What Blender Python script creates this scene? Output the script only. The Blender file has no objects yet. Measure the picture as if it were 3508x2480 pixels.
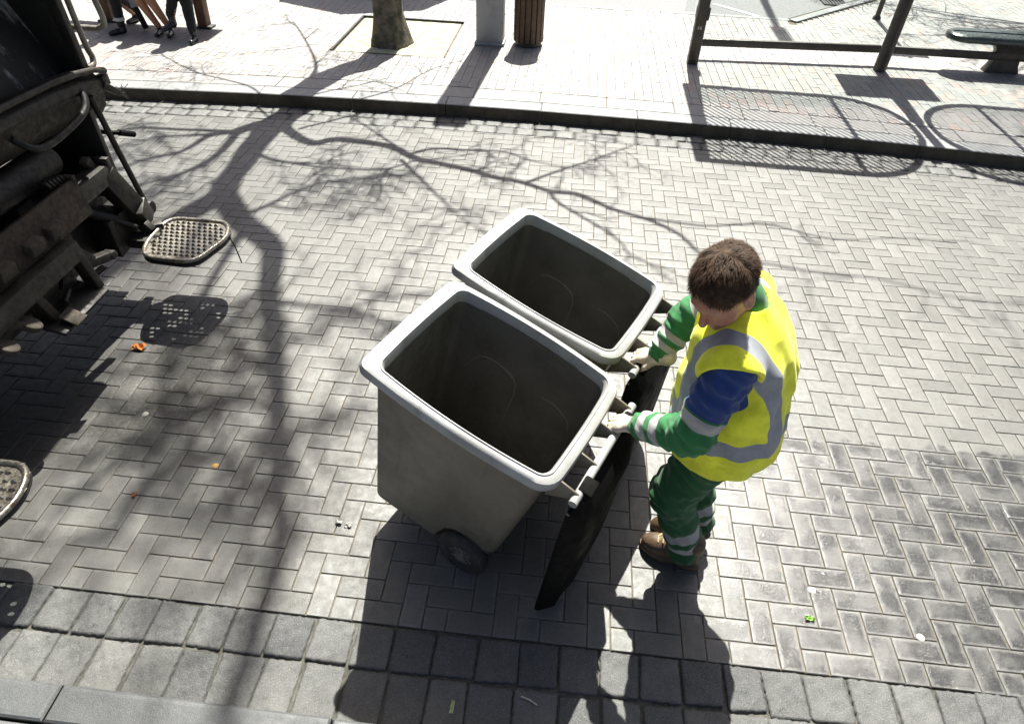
import bpy, bmesh, math, random
import numpy as np
from mathutils import Vector, Matrix
random.seed(7); rng = np.random.default_rng(7)
R = math.radians
SC = bpy.context.scene; COL = SC.collection

# ------------------------------------------------------------------ camera, light, exposure
yaw, pitch, roll = -.0721, .7403, .0434
cy_, sy_ = math.cos(yaw), math.sin(yaw)
fw = Vector((sy_*math.cos(pitch), cy_*math.cos(pitch), -math.sin(pitch)))
r0 = Vector((cy_, -sy_, 0)); u0 = r0.cross(fw)
rr = math.cos(roll)*r0 + math.sin(roll)*u0; uu = -math.sin(roll)*r0 + math.cos(roll)*u0
cam = bpy.data.cameras.new('camera'); co = bpy.data.objects.new('camera', cam); COL.objects.link(co)
m = Matrix((rr, uu, -fw)).transposed().to_4x4(); m.translation = (-.9736, -1.9441, 2.7096); co.matrix_world = m
cam.sensor_width = 36; cam.lens = 36*2240.1/3508; cam.clip_start = .02; cam.clip_end = 600
SC.camera = co
EL, AZ = 57.0, 3.5            # sun elevation; degrees clockwise from +y
SUN = Vector((math.sin(R(AZ))*math.cos(R(EL)), math.cos(R(AZ))*math.cos(R(EL)), math.sin(R(EL))))
w = bpy.data.worlds.new('World'); SC.world = w; w.use_nodes = True
nt = w.node_tree; sky = nt.nodes.new('ShaderNodeTexSky'); sky.sky_type = 'NISHITA'; sky.sun_disc = False
sky.sun_elevation = R(EL); sky.sun_rotation = R(AZ); sky.air_density = .7; sky.dust_density = 4.0; sky.ozone_density = .3
nt.links.new(sky.outputs[0], nt.nodes['Background'].inputs[0]); nt.nodes['Background'].inputs[1].default_value = .05
sl = bpy.data.lights.new('sun', 'SUN'); sl.energy = 5.0; sl.angle = R(.5); sl.color = (1, .978, .90)
so = bpy.data.objects.new('sun', sl); COL.objects.link(so); so.rotation_euler = SUN.to_track_quat('Z', 'Y').to_euler(); so.location = SUN*40
SC.view_settings.view_transform = 'Standard'; SC.view_settings.look = 'None'; SC.view_settings.exposure = 1.42; SC.view_settings.gamma = 1
SC.render.engine = 'CYCLES'; SC.cycles.max_bounces = 6

# ------------------------------------------------------------------ materials
def newmat(name):
    m = bpy.data.materials.new(name); m.use_nodes = True
    return m, m.node_tree, m.node_tree.nodes['Principled BSDF']
def N(nt, t, **kw):
    n = nt.nodes.new(t)
    for k, v in kw.items():
        if k in n.inputs: n.inputs[k].default_value = v
        else: setattr(n, k, v)
    return n
def math_(nt, op, a, b=None, clamp=False):
    n = nt.nodes.new('ShaderNodeMath'); n.operation = op; n.use_clamp = clamp
    for i, x in enumerate((a, b)):
        if x is None: continue
        if isinstance(x, (int, float)): n.inputs[i].default_value = x
        else: nt.links.new(x, n.inputs[i])
    return n.outputs[0]
def mixc(nt, f, a, b, mode='MIX'):
    n = nt.nodes.new('ShaderNodeMix'); n.data_type = 'RGBA'; n.blend_type = mode
    for i, x in ((0, f), (6, a), (7, b)):
        if isinstance(x, (int, float)): n.inputs[i].default_value = x
        elif isinstance(x, tuple): n.inputs[i].default_value = (*x, 1) if len(x) == 3 else x
        else: nt.links.new(x, n.inputs[i])
    return n.outputs[2]
def ramp(nt, f, a, b, lo=0., hi=1.):
    n = nt.nodes.new('ShaderNodeMapRange'); n.inputs[1].default_value = a; n.inputs[2].default_value = b
    n.inputs[3].default_value = lo; n.inputs[4].default_value = hi; n.interpolation_type = 'SMOOTHSTEP'
    nt.links.new(f, n.inputs[0]); return n.outputs[0]
def noise(nt, scale, detail=4, rough=.6, vec=None):
    n = N(nt, 'ShaderNodeTexNoise', Scale=scale, Detail=detail, Roughness=rough)
    if vec is None:
        vec = nt.nodes.new('ShaderNodeTexCoord').outputs['Object']
    nt.links.new(vec, n.inputs['Vector']); return n.outputs['Fac']
def bump(nt, b, h, strength, dist=.01):
    n = N(nt, 'ShaderNodeBump', Strength=strength, Distance=dist); nt.links.new(h, n.inputs['Height'])
    nt.links.new(n.outputs[0], b.inputs['Normal'])
def M(name, col, rough=.6, metal=0, col2=None, scale=6, lo=.35, hi=.65, bmp=.15, bscale=90, rvar=.15, coat=0):
    m, nt, b = newmat(name)
    f = noise(nt, scale, 6, .65)
    c2 = col2 or tuple(x*.72 for x in col)
    nt.links.new(mixc(nt, ramp(nt, f, lo, hi), col, c2), b.inputs['Base Color'])
    g = noise(nt, scale*3.1, 3)
    nt.links.new(ramp(nt, g, .3, .7, max(.05, rough-rvar), min(1, rough+rvar)), b.inputs['Roughness'])
    b.inputs['Metallic'].default_value = metal; b.inputs['Coat Weight'].default_value = coat
    if bmp: bump(nt, b, noise(nt, bscale, 4), bmp, .004)
    return m
def stone_mat(name, c1, c2, rough, spk=1., wet=False, moss=False, pink=None, cleft=0):
    """concrete or granite block: per-block tone attribute, cloudy wear, aggregate speckle; optional damp stain"""
    m, nt, b = newmat(name)
    at = N(nt, 'ShaderNodeAttribute', attribute_name='tone').outputs['Fac']
    tc = nt.nodes.new('ShaderNodeTexCoord').outputs['Object']
    base = mixc(nt, at, c1, c2)
    if pink:
        pk = N(nt, 'ShaderNodeAttribute', attribute_name='pink').outputs['Fac']
        base = mixc(nt, pk, base, pink)
    cl = noise(nt, 9, 5, .6, tc); base = mixc(nt, ramp(nt, cl, .35, .7, 0, .38), base, tuple(x*.62 for x in c1))
    eg = N(nt, 'ShaderNodeAttribute', attribute_name='edge').outputs['Fac']
    egn = math_(nt, 'ADD', eg, math_(nt, 'MULTIPLY', math_(nt, 'SUBTRACT', noise(nt, 38, 4, .6, tc), .5), 1.5))
    base = mixc(nt, ramp(nt, egn, .2, 1.0, .26, 0), base, tuple(x*.5 for x in c1))
    sp = noise(nt, 330, 2, .7, tc)
    base = mixc(nt, ramp(nt, sp, .52, .68, 0, .35*spk), base, tuple(min(1, x*1.9) for x in c2))
    base = mixc(nt, ramp(nt, sp, .46, .3, 0, .45*spk), base, tuple(x*.35 for x in c1))
    dirt = noise(nt, 42, 6, .75, tc); dm = noise(nt, 1.4, 3, .5, tc)
    base = mixc(nt, math_(nt, 'MULTIPLY', ramp(nt, dirt, .56, .66, 0, .8), ramp(nt, dm, .46, .62)), base, tuple(x*.3 for x in c1))
    ro = ramp(nt, noise(nt, 25, 3, .6, tc), .3, .7, rough-.1, rough+.1)
    if wet:
        sx = nt.nodes.new('ShaderNodeSeparateXYZ'); nt.links.new(tc, sx.inputs[0])
        edge = math_(nt, 'ADD', math_(nt, 'SUBTRACT', .62, sx.outputs[1]), math_(nt, 'MULTIPLY', math_(nt, 'SUBTRACT', noise(nt, 4, 4, .6, tc), .5), .25))
        e1 = ramp(nt, edge, -.02, .02)
        e2 = ramp(nt, math_(nt, 'ADD', sx.outputs[0], math_(nt, 'MULTIPLY', noise(nt, 1.5, 2, .5, tc), .5)), -.05, .45)
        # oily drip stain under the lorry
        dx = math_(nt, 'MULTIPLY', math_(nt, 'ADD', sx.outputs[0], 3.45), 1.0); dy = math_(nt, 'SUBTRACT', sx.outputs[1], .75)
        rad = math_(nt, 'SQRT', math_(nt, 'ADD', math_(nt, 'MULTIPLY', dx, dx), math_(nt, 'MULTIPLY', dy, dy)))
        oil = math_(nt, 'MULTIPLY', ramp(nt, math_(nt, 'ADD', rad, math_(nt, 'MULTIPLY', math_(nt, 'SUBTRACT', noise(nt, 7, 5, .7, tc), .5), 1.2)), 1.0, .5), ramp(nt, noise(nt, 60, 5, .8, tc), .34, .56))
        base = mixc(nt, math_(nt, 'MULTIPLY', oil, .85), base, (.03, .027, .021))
        under = math_(nt, 'MULTIPLY', ramp(nt, math_(nt, 'ADD', sx.outputs[0], math_(nt, 'MULTIPLY', noise(nt, 5, 4, .6, tc), .3)), -3.12, -3.45), ramp(nt, sx.outputs[1], 3.2, 2.0))  # truck's cast shadow deepened by painting this band of pavers darker
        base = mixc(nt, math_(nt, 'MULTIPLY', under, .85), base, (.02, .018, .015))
        wm = math_(nt, 'MULTIPLY', e1, e2)
        spot = ramp(nt, noise(nt, 7.5, 3, .5, tc), .38, .62)
        wv = math_(nt, 'MULTIPLY', wm, math_(nt, 'MULTIPLY', math_(nt, 'ADD', math_(nt, 'MULTIPLY', spot, .4), .6), ramp(nt, egn, .1, 1.05, 1, .4)), True)
        base = mixc(nt, math_(nt, 'MULTIPLY', wv, .9), base, (.016, .016, .017))
        mr = nt.nodes.new('ShaderNodeMix'); mr.data_type = 'FLOAT'
        nt.links.new(wv, mr.inputs[0]); nt.links.new(ro, mr.inputs[2]); mr.inputs[3].default_value = .27
        gl = math_(nt, 'MULTIPLY', ramp(nt, noise(nt, 300, 1, .5, tc), .575, .63), wm); m2 = nt.nodes.new('ShaderNodeMix'); m2.data_type = 'FLOAT'
        nt.links.new(gl, m2.inputs[0]); nt.links.new(mr.outputs[0], m2.inputs[2]); m2.inputs[3].default_value = .13
        ro = m2.outputs[0]; nt.links.new(math_(nt, 'ADD', ramp(nt, wv, 0, 1, .6, .2), gl), b.inputs['Specular IOR Level'])
    b.inputs['Specular IOR Level'].default_value = .6
    nt.links.new(base, b.inputs['Base Color']); nt.links.new(ro, b.inputs['Roughness'])
    h = math_(nt, 'ADD', math_(nt, 'MULTIPLY', noise(nt, 260, 3, .7, tc), .7), math_(nt, 'MULTIPLY', noise(nt, 30, 4, .6, tc), .6))
    if cleft: h = math_(nt, 'ADD', h, math_(nt, 'MULTIPLY', noise(nt, 19, 9, .78, tc), cleft))
    bump(nt, b, h, .55, .0035 if not cleft else .006)
    return m
MT = {}
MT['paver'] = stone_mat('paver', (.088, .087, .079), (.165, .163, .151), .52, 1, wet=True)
MT['flag'] = stone_mat('pavement_brick', (.245, .238, .228), (.33, .32, .305), .62, .6, pink=(.37, .28, .245))
MT['granite'] = stone_mat('granite', (.046, .049, .05), (.165, .164, .152), .52, 1.4, cleft=2.2)
MT['kerbst'] = stone_mat('kerb_granite', (.2, .205, .205), (.29, .295, .29), .55, 1.2)
MT['kerbnear'] = stone_mat('near_kerb_granite', (.055, .059, .06), (.105, .11, .11), .52, 1.2)
MT['mortar'] = M('grey_mortar', (.1, .096, .08), .9, col2=(.05, .047, .036), scale=22, bscale=150, bmp=.6)
MT['sand'] = M('joint_sand', (.17, .135, .085), .9, col2=(.07, .062, .045), scale=14, bscale=200, bmp=.5)
MT['asphalt'] = M('asphalt', (.17, .17, .172), .7, col2=(.13, .13, .13), scale=20, bscale=250, bmp=.5)
MT['soil'] = M('soil', (.40, .39, .31), .95, col2=(.27, .28, .17), scale=9, bscale=120, bmp=.8)
MT['white'] = M('road_paint', (.72, .72, .7), .6, scale=12)
def _plastic(name, c1, c2, rough):
    m, nt, b = newmat(name); tc = nt.nodes.new('ShaderNodeTexCoord').outputs['Object']
    mp = N(nt, 'ShaderNodeMapping'); mp.inputs['Scale'].default_value = (9, 9, .9); nt.links.new(tc, mp.inputs[0])
    c = mixc(nt, ramp(nt, noise(nt, 4.5, 6, .65, tc), .38, .72), c1, c2)
    c = mixc(nt, ramp(nt, noise(nt, 2.2, 5, .6, mp.outputs[0]), .55, .75, 0, .45), c, tuple(x*.5 for x in c2))
    ms = N(nt, 'ShaderNodeMapping'); ms.inputs['Scale'].default_value = (2, 3, 40); ms.inputs['Rotation'].default_value = (.3, .5, 0); nt.links.new(tc, ms.inputs[0])
    sc = ramp(nt, noise(nt, 3, 3, .5, ms.outputs[0]), .68, .74, 0, .35); pt = ramp(nt, noise(nt, 3.1, 2, .5, tc), .5, .62)
    c = mixc(nt, math_(nt, 'MULTIPLY', sc, pt), c, tuple(min(1, x*2.2) for x in c1))
    nt.links.new(c, b.inputs['Base Color']); nt.links.new(ramp(nt, noise(nt, 11, 3, .6, tc), .3, .7, rough-.1, rough+.1), b.inputs['Roughness'])
    bump(nt, b, math_(nt, 'ADD', noise(nt, 420, 2, .6, tc), math_(nt, 'MULTIPLY', noise(nt, 14, 3, .5, tc), 1.2)), .25, .004); return m
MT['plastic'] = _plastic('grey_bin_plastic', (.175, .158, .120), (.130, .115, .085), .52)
MT['inner'] = M('dark_bin_lining', (.095, .09, .077), .6, col2=(.058, .054, .045), scale=4.5, lo=.4, hi=.75, bmp=.25, bscale=420)  # lining in a darker tone than the outer plastic
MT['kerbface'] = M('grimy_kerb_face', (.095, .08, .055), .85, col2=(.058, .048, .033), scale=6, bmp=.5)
MT['rimplastic'] = _plastic('sunlit_worn_rim_plastic', (.33, .335, .325), (.24, .24, .228), .47)  # paler copy of the bin plastic: wear plus the rim's sunlit brightness
MT['lidblack'] = M('black_lid_plastic', (.0035, .0035, .003), .7, col2=(.006, .006, .005), scale=3, bmp=.1, bscale=300)
MT['rubber'] = M('rubber', (.035, .033, .03), .75, col2=(.1, .085, .065), scale=20, lo=.45, hi=.8, bmp=.3)
MT['lidblack'].node_tree.nodes['Principled BSDF'].inputs['Specular IOR Level'].default_value = .08
MT['hub'] = M('wheel_plastic', (.13, .12, .1), .6, col2=(.2, .17, .13), scale=18)
MT['truckdark'] = M('grimy_dark_steel', (0.0035, 0.0032, 0.0026), .6, .1, col2=(0.0080, 0.0064, 0.0043), scale=7, lo=.4, hi=.7, bmp=.5, bscale=60)
MT['truckbrown'] = M('muddy_paint', (0.0187, 0.0144, 0.0080), .6, 0, col2=(0.0058, 0.0046, 0.0032), scale=9, lo=.38, hi=.68, bmp=.5, bscale=50)
MT['rust'] = M('rusty_plate', (0.0306, 0.0173, 0.0072), .75, 0, col2=(0.0090, 0.0061, 0.0036), scale=12, lo=.35, hi=.7, bmp=.6, bscale=70)
MT['greysteel'] = M('worn_grey_steel', (0.0259, 0.0230, 0.0190), .55, .2, col2=(0.0101, 0.0086, 0.0066), scale=12, lo=.42, hi=.7, bmp=.4)
MT['galv'] = M('galvanised_step', (.30, .28, .24), .36, .8, col2=(.14, .11, .075), scale=22, lo=.45, hi=.75, bmp=.3)
MT['tube'] = M('pale_painted_tube', (.26, .24, .2), .4, 0, col2=(.15, .13, .1), scale=20, bmp=.2)
MT['pad'] = M('dusty_rubber_pad', (0.0576, 0.0470, 0.0326), .85, col2=(0.0336, 0.0269, 0.0182), scale=30, bmp=.4)
MT['truckbody'] = M('truck_paint', (.025, .028, .025), .5, col2=(.04, .04, .033), scale=2)
def _packer():
    m, nt, b = newmat('stained_packer_plate')
    tc = nt.nodes.new('ShaderNodeTexCoord').outputs['Object']
    mp = N(nt, 'ShaderNodeMapping'); mp.inputs['Scale'].default_value = (1, 3.2, 1.1); nt.links.new(tc, mp.inputs[0])
    f = noise(nt, 2.6, 6, .65, mp.outputs[0])
    c = mixc(nt, ramp(nt, noise(nt, 12, 5, .6, tc), .35, .7), (.007, .008, .007), (.016, .013, .01))
    c = mixc(nt, ramp(nt, f, .5, .62, 0, .9), c, (.3, .31, .3))
    nt.links.new(c, b.inputs['Base Color']); b.inputs['Roughness'].default_value = .6; bump(nt, b, noise(nt, 30, 4, .6, tc), .4, .004)
    return m
MT['packer'] = _packer()
MT['bark'] = M('plane_bark', (.15, .125, .09), .9, col2=(.055, .055, .035), scale=9, lo=.4, hi=.6, bmp=1, bscale=35)
MT['twig'] = M('twig_bark', (.09, .07, .05), .9, scale=8)
MT['postgrey'] = M('grey_painted_steel', (.3, .3, .305), .5, col2=(.22, .21, .2), scale=7, lo=.5, hi=.8, bmp=.12)
MT['slat'] = M('timber_slat', (.12, .072, .038), .65, col2=(.07, .042, .024), scale=24, bmp=.4, bscale=50)
MT['darkmetal'] = M('dark_brown_metal', (.045, .038, .03), .45, .1, col2=(.07, .058, .045), scale=9, bmp=.1)
MT['seat'] = M('dark_glossy_seat', (.04, .055, .052), .28, .1, col2=(.06, .07, .066), scale=9, bmp=.08)
MT['timber'] = M('bench_timber', (.15, .085, .045), .65, col2=(.085, .048, .028), scale=20, bmp=.3)
MT['iron'] = M('cast_iron', (.05, .05, .05), .6, .3)
MT['number'] = M('white_number_paint', (.75, .75, .72), .5)
MT['greencloth'] = None
def cloth(name, base, attrs=(), rough=.85, bsc=420, fine=.3):
    """woven cloth; attrs = [(float attribute, colour, roughness)] signed-distance zones"""
    m, nt, b = newmat(name)
    f = noise(nt, 18, 5, .6)
    c = mixc(nt, ramp(nt, f, .3, .7), base, tuple(x*.78 for x in base))
    ro = None
    for a, col, rg in attrs:
        at = N(nt, 'ShaderNodeAttribute', attribute_name=a).outputs['Fac']
        k = ramp(nt, at, -.0012, .0012)
        c = mixc(nt, k, c, mixc(nt, ramp(nt, noise(nt, 22, 4), .3, .7), col, tuple(x*.82 for x in col)))
    nt.links.new(c, b.inputs['Base Color']); b.inputs['Roughness'].default_value = rough
    b.inputs['Sheen Weight'].default_value = .15
    bump(nt, b, noise(nt, bsc, 2), fine, .002)
    return m
MT['jacket'] = cloth('jacket_cloth', (.02, .165, .045), (('blue', (.007, .036, .17), .8), ('silver', (.38, .37, .35), .5)))
MT['trouser'] = cloth('trouser_cloth', (.009, .088, .02), (('silver', (.38, .37, .34), .5),))
MT['vest'] = cloth('hi_vis_cloth', (.88, .90, .03), (('silver', (.27, .285, .31), .4),), .75, 300, .2)
MT['glove'] = M('pale_work_glove', (.58, .5, .4), .85, col2=(.4, .34, .27), scale=40, bmp=.4)
MT['boot'] = M('brown_leather_boot', (.11, .07, .038), .5, col2=(.065, .042, .025), scale=25, bmp=.4)
MT['lace'] = M('boot_lace', (.42, .33, .18), .8)
MT['bluecloth'] = cloth('blue_collar', (.06, .22, .42))
MT['blackcloth'] = cloth('black_cloth', (.004, .004, .005))
MT['blackleather'] = M('black_leather', (.012, .012, .014), .22, col2=(.02, .02, .024), scale=30, bmp=.2)
MT['coat1'] = cloth('dark_coat', (.03, .03, .04)); MT['coat2'] = cloth('brown_coat', (.13, .06, .04)); MT['coat3'] = cloth('navy_coat', (.02, .025, .05))
MT['sock'] = cloth('white_sock', (.6, .6, .6)); MT['silk'] = cloth('silvery_cloth', (.4, .42, .5))
def skinmat(name, col):
    m, nt, b = newmat(name)
    at = N(nt, 'ShaderNodeAttribute', attribute_name='lip').outputs['Fac']
    c = mixc(nt, ramp(nt, noise(nt, 30, 4), .35, .7), col, (col[0]*.85, col[1]*.7, col[2]*.65))
    c = mixc(nt, ramp(nt, at, -.002, .003, 0, .7), c, (.32, .09, .08))
    nt.links.new(c, b.inputs['Base Color']); b.inputs['Roughness'].default_value = .5
    b.inputs['Subsurface Weight'].default_value = .08; b.inputs['Subsurface Radius'].default_value = (.012, .005, .003)
    bump(nt, b, noise(nt, 350, 2), .12, .002); return m
MT['skin'] = skinmat('skin', (.42, .21, .14)); MT['tights'] = skinmat('tan_tights', (.36, .19, .105))
def hairmat(name, c1, c2):
    m, nt, b = newmat(name)
    nt.links.new(mixc(nt, ramp(nt, noise(nt, 60, 3), .3, .7), c1, c2), b.inputs['Base Color']); b.inputs['Roughness'].default_value = .7; b.inputs['Specular IOR Level'].default_value = .25; return m
MT['hair'] = hairmat('brown_hair', (.03, .016, .008), (.075, .042, .022))
def glassmat():
    m, nt, b = newmat('clear_pane'); nt.nodes.remove(b)
    t = N(nt, 'ShaderNodeBsdfTransparent'); t.inputs[0].default_value = (.9, .93, .92, 1)
    g = N(nt, 'ShaderNodeBsdfGlossy', Roughness=.03); mx = nt.nodes.new('ShaderNodeMixShader'); mx.inputs[0].default_value = .05
    nt.links.new(t.outputs[0], mx.inputs[1]); nt.links.new(g.outputs[0], mx.inputs[2])
    nt.links.new(mx.outputs[0], nt.nodes['Material Output'].inputs[0]); return m
MT['glass'] = glassmat()
def flat(name, col, rough=.6): return M(name, col, rough, scale=60, bmp=.2, bscale=200)

# ------------------------------------------------------------------ object and mesh helpers
def mesh_obj(name, V, F, mat, parent=None, smooth=False, attrs=None, fattrs=None, ploc=None):
    me = bpy.data.meshes.new(name); me.from_pydata([tuple(map(float, v)) for v in V], [], [tuple(map(int, f)) for f in F]); me.update()
    if smooth: me.polygons.foreach_set('use_smooth', [True]*len(me.polygons))
    for dom, d in (('POINT', attrs), ('FACE', fattrs)):
        for k, a in (d or {}).items():
            A = me.attributes.new(k, 'FLOAT', dom); A.data.foreach_set('value', np.asarray(a, np.float32))
    return link(name, me, mat, parent)
def link(name, me, mat, parent=None):
    me.name = name
    if mat: me.materials.append(mat)
    o = bpy.data.objects.new(name, me); COL.objects.link(o)
    if parent:
        o.parent = parent
        if parent.get('_w'): o.matrix_parent_inverse = Matrix.Translation(-Vector(parent['_w']))
    return o
def tag(o, label, cat, group=None):
    o['label'] = label; o['category'] = cat
    if group: o['group'] = group
    return o
def struct(o): o['kind'] = 'structure'; return o
def thing(name, label, cat, loc=(0, 0, 0), group=None):
    o = bpy.data.objects.new(name, None); COL.objects.link(o); o.location = loc; o.empty_display_size = .1
    if tuple(loc) != (0, 0, 0): o['_w'] = tuple(loc)
    return tag(o, label, cat, group)
class MB:
    def __init__(s): s.V = []; s.F = []
    def add(s, V, F):
        n = len(s.V); s.V += [tuple(v) for v in V]; s.F += [tuple(i+n for i in f) for f in F]; return s
    def box(s, c, size, rot=None):
        h = Vector(size)*.5; P = [Vector((x*h.x, y*h.y, z*h.z)) for z in (-1, 1) for x, y in ((-1, -1), (1, -1), (1, 1), (-1, 1))]
        if rot is not None: P = [rot @ p for p in P]
        return s.add([Vector(c)+p for p in P], [(3, 2, 1, 0), (4, 5, 6, 7), (0, 1, 5, 4), (1, 2, 6, 5), (2, 3, 7, 6), (3, 0, 4, 7)])
    def bar(s, a, b, wd, ht, up=(0, 0, 1)):
        a, b = Vector(a), Vector(b); d = (b-a); L = d.length; d.normalize(); x = d.cross(Vector(up)).normalized(); z = x.cross(d)
        return s.box((a+b)/2, (wd, L, ht), Matrix((x, d, z)).transposed())
    def tube(s, pts, rad, n=10, cap=True):
        P = [Vector(p) for p in pts]; k = len(P); rad = rad if hasattr(rad, '__len__') else [rad]*k
        V = []; prev = None
        for i in range(k):
            t = (P[min(i+1, k-1)]-P[max(i-1, 0)]).normalized()
            if prev is None: x = t.cross(Vector((.3, .2, 1)) if abs(t.z) < .9 else Vector((1, 0, 0))).normalized()
            else: x = (prev - t*prev.dot(t)).normalized()
            prev = x; y = t.cross(x)
            V += [P[i]+float(rad[i])*(math.cos(a)*x+math.sin(a)*y) for a in [2*math.pi*j/n for j in range(n)]]
        F = [(i*n+j, i*n+(j+1) % n, (i+1)*n+(j+1) % n, (i+1)*n+j) for i in range(k-1) for j in range(n)]
        if cap: F += [tuple(range(n))[::-1], tuple((k-1)*n+j for j in range(n))]
        return s.add(V, F)
    def lathe(s, prof, c, axis=(0, 0, 1), n=24, cap=True):
        a = Vector(axis).normalized(); x = a.orthogonal().normalized(); y = a.cross(x); c = Vector(c); k = len(prof)
        V = [c+a*h+r*(math.cos(2*math.pi*j/n)*x+math.sin(2*math.pi*j/n)*y) for r, h in prof for j in range(n)]
        F = [(i*n+j, i*n+(j+1) % n, (i+1)*n+(j+1) % n, (i+1)*n+j) for i in range(k-1) for j in range(n)]
        if cap: F += [tuple(range(n))[::-1], tuple((k-1)*n+j for j in range(n))]
        return s.add(V, F)
    def prism(s, poly, d):
        """poly: 3d points of one face; extruded by vector d"""
        n = len(poly); A = [Vector(p) for p in poly]; B = [p+Vector(d) for p in A]
        return s.add(A+B, [tuple(range(n))[::-1], tuple(range(n, 2*n))]+[(i, (i+1) % n, n+(i+1) % n, n+i) for i in range(n)])
    def build(s, name, mat, parent=None, bevel=0, seg=2, smooth=True):
        bm = bmesh.new(); vs = [bm.verts.new(v) for v in s.V]
        for f in s.F:
            try: bm.faces.new([vs[i] for i in f])
            except ValueError: pass
        bmesh.ops.recalc_face_normals(bm, faces=bm.faces)
        if bevel:
            es = [e for e in bm.edges if len(e.link_faces) == 2 and e.calc_face_angle(0) > .6]
            bmesh.ops.bevel(bm, geom=es, offset=bevel, segments=seg, affect='EDGES', clamp_overlap=True, profile=.5)
        me = bpy.data.meshes.new(name)
        for f in bm.faces: f.smooth = smooth
        for e in bm.edges:
            if len(e.link_faces) == 2 and e.calc_face_angle(0) > .7: e.smooth = False
        bm.to_mesh(me); bm.free()
        return link(name, me, mat, parent)
def catmull(P, n=6):
    P = [np.asarray(p, float) for p in P]; out = []
    for i in range(len(P)-1):
        p0, p1, p2, p3 = P[max(i-1, 0)], P[i], P[i+1], P[min(i+2, len(P)-1)]
        for t in np.linspace(0, 1, n, endpoint=False):
            out.append(.5*((2*p1)+(-p0+p2)*t+(2*p0-5*p1+4*p2-p3)*t*t+(-p0+3*p1-3*p2+p3)*t**3))
    out.append(P[-1]); return out
def vnoise(x, y, z=0.):
    return (np.sin(x*1.7+y*2.3+z*1.1)+np.sin(x*3.1-y*1.9+z*2.7+1.3)+np.sin(-x*2.2+y*4.1+z*3.3+4.)+np.sin(x*5.3+y*3.7-z*4.9+.7)*.6)/3.6

# ------------------------------------------------------------------ ground, road, kerbs, pavement
def ky(x): return 4.68-.0112*(x+1.6)**2          # line of the far kerb face
KZ = .12
struct(MB().add([(-70, -60, -.05), (70, -60, -.05), (70, 80, -.05), (-70, 80, -.05)], [(0, 1, 2, 3)]).build('ground', MT['asphalt']))

class Blocks:
    def __init__(s): s.V = []; s.F = []; s.t = []; s.p = []; s.e = []
    def add(s, x0, x1, y0, y1, z, tone, gap=.0021, ch=.0022, tilt=.0005, pink=0., shear=None):
        x0 += gap; x1 -= gap; y0 += gap; y1 -= gap
        if x1-x0 < .01 or y1-y0 < .01: return
        n = len(s.V); a, b, c = rng.normal(0, tilt, 3); ins = min(.021, (x1-x0)*.32, (y1-y0)*.32)
        def zz(i): return z+c*.6+(a if i in (1, 2) else -a)+(b if i in (2, 3) else -b)
        q = [(x0, y0), (x1, y0), (x1, y1), (x0, y1)]; cx, cy = (x0+x1)/2, (y0+y1)/2
        sh = (lambda x: 0) if shear is None else shear
        jit = rng.normal(0, .0006, 8)
        for off, dz in ((ins, .0006), (ch, 0)):
            for i, (x, y) in enumerate(q): s.V.append((x+(off if x < cx else -off), y+(off if y < cy else -off)+sh(x), zz(i)+dz))
        for i, (x, y) in enumerate(q): s.V.append((x+jit[i], y+jit[4+i]+sh(x), zz(i)-ch*.9))
        for i, (x, y) in enumerate(q): s.V.append((x, y+sh(x), z-.03))
        F = [(0, 1, 2, 3)]+[(4*k+4+i, 4*k+4+(i+1) % 4, 4*k+(i+1) % 4, 4*k+i) for k in range(3) for i in range(4)]
        s.F += [tuple(k+n for k in f) for f in F]; s.t += [tone]*13; s.p += [pink]*13; s.e += [0.]*4+[1.]*12
    def obj(s, name, mat): return mesh_obj(name, s.V, s.F, mat, None, False, {'edge': s.e}, {'tone': s.t, 'pink': s.p})

road = Blocks(); Y0 = -.70
def paver(x0, x1, y0, y1):
    xm = (x0+x1)/2; top = ky(xm)-.35
    if y1 <= Y0+.005 or y0 >= top-.01: return
    road.add(x0, x1, max(y0, Y0), min(y1, top), 0, float(np.clip(rng.normal(.5, .2), 0, 1)))
for j in range(-48, 11):
    for i in range(-76, 62):
        if (i-j) % 4 == 0:
            paver(i*.1, i*.1+.2, -j*.1, -j*.1+.1); paver(i*.1+.2, i*.1+.3, -j*.1, -j*.1+.2)
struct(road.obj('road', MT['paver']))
X_ = np.linspace(-12, 12, 49)
def strip(name, lo, hi, z, mat):
    V = [(x, f(x), z) for x in X_ for f in (lo, hi)]; return struct(MB().add(V, [(2*i, 2*i+2, 2*i+3, 2*i+1) for i in range(48)]).build(name, mat))
strip('road_bed', lambda x: -.699, lambda x: ky(x)-.355, -.005, MT['sand'])
strip('gutter_bed', lambda x: -1.3, lambda x: -.699, -.011, MT['mortar']); strip('gutter_bed', lambda x: ky(x)-.36, lambda x: ky(x)+.05, -.011, MT['mortar'])

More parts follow.
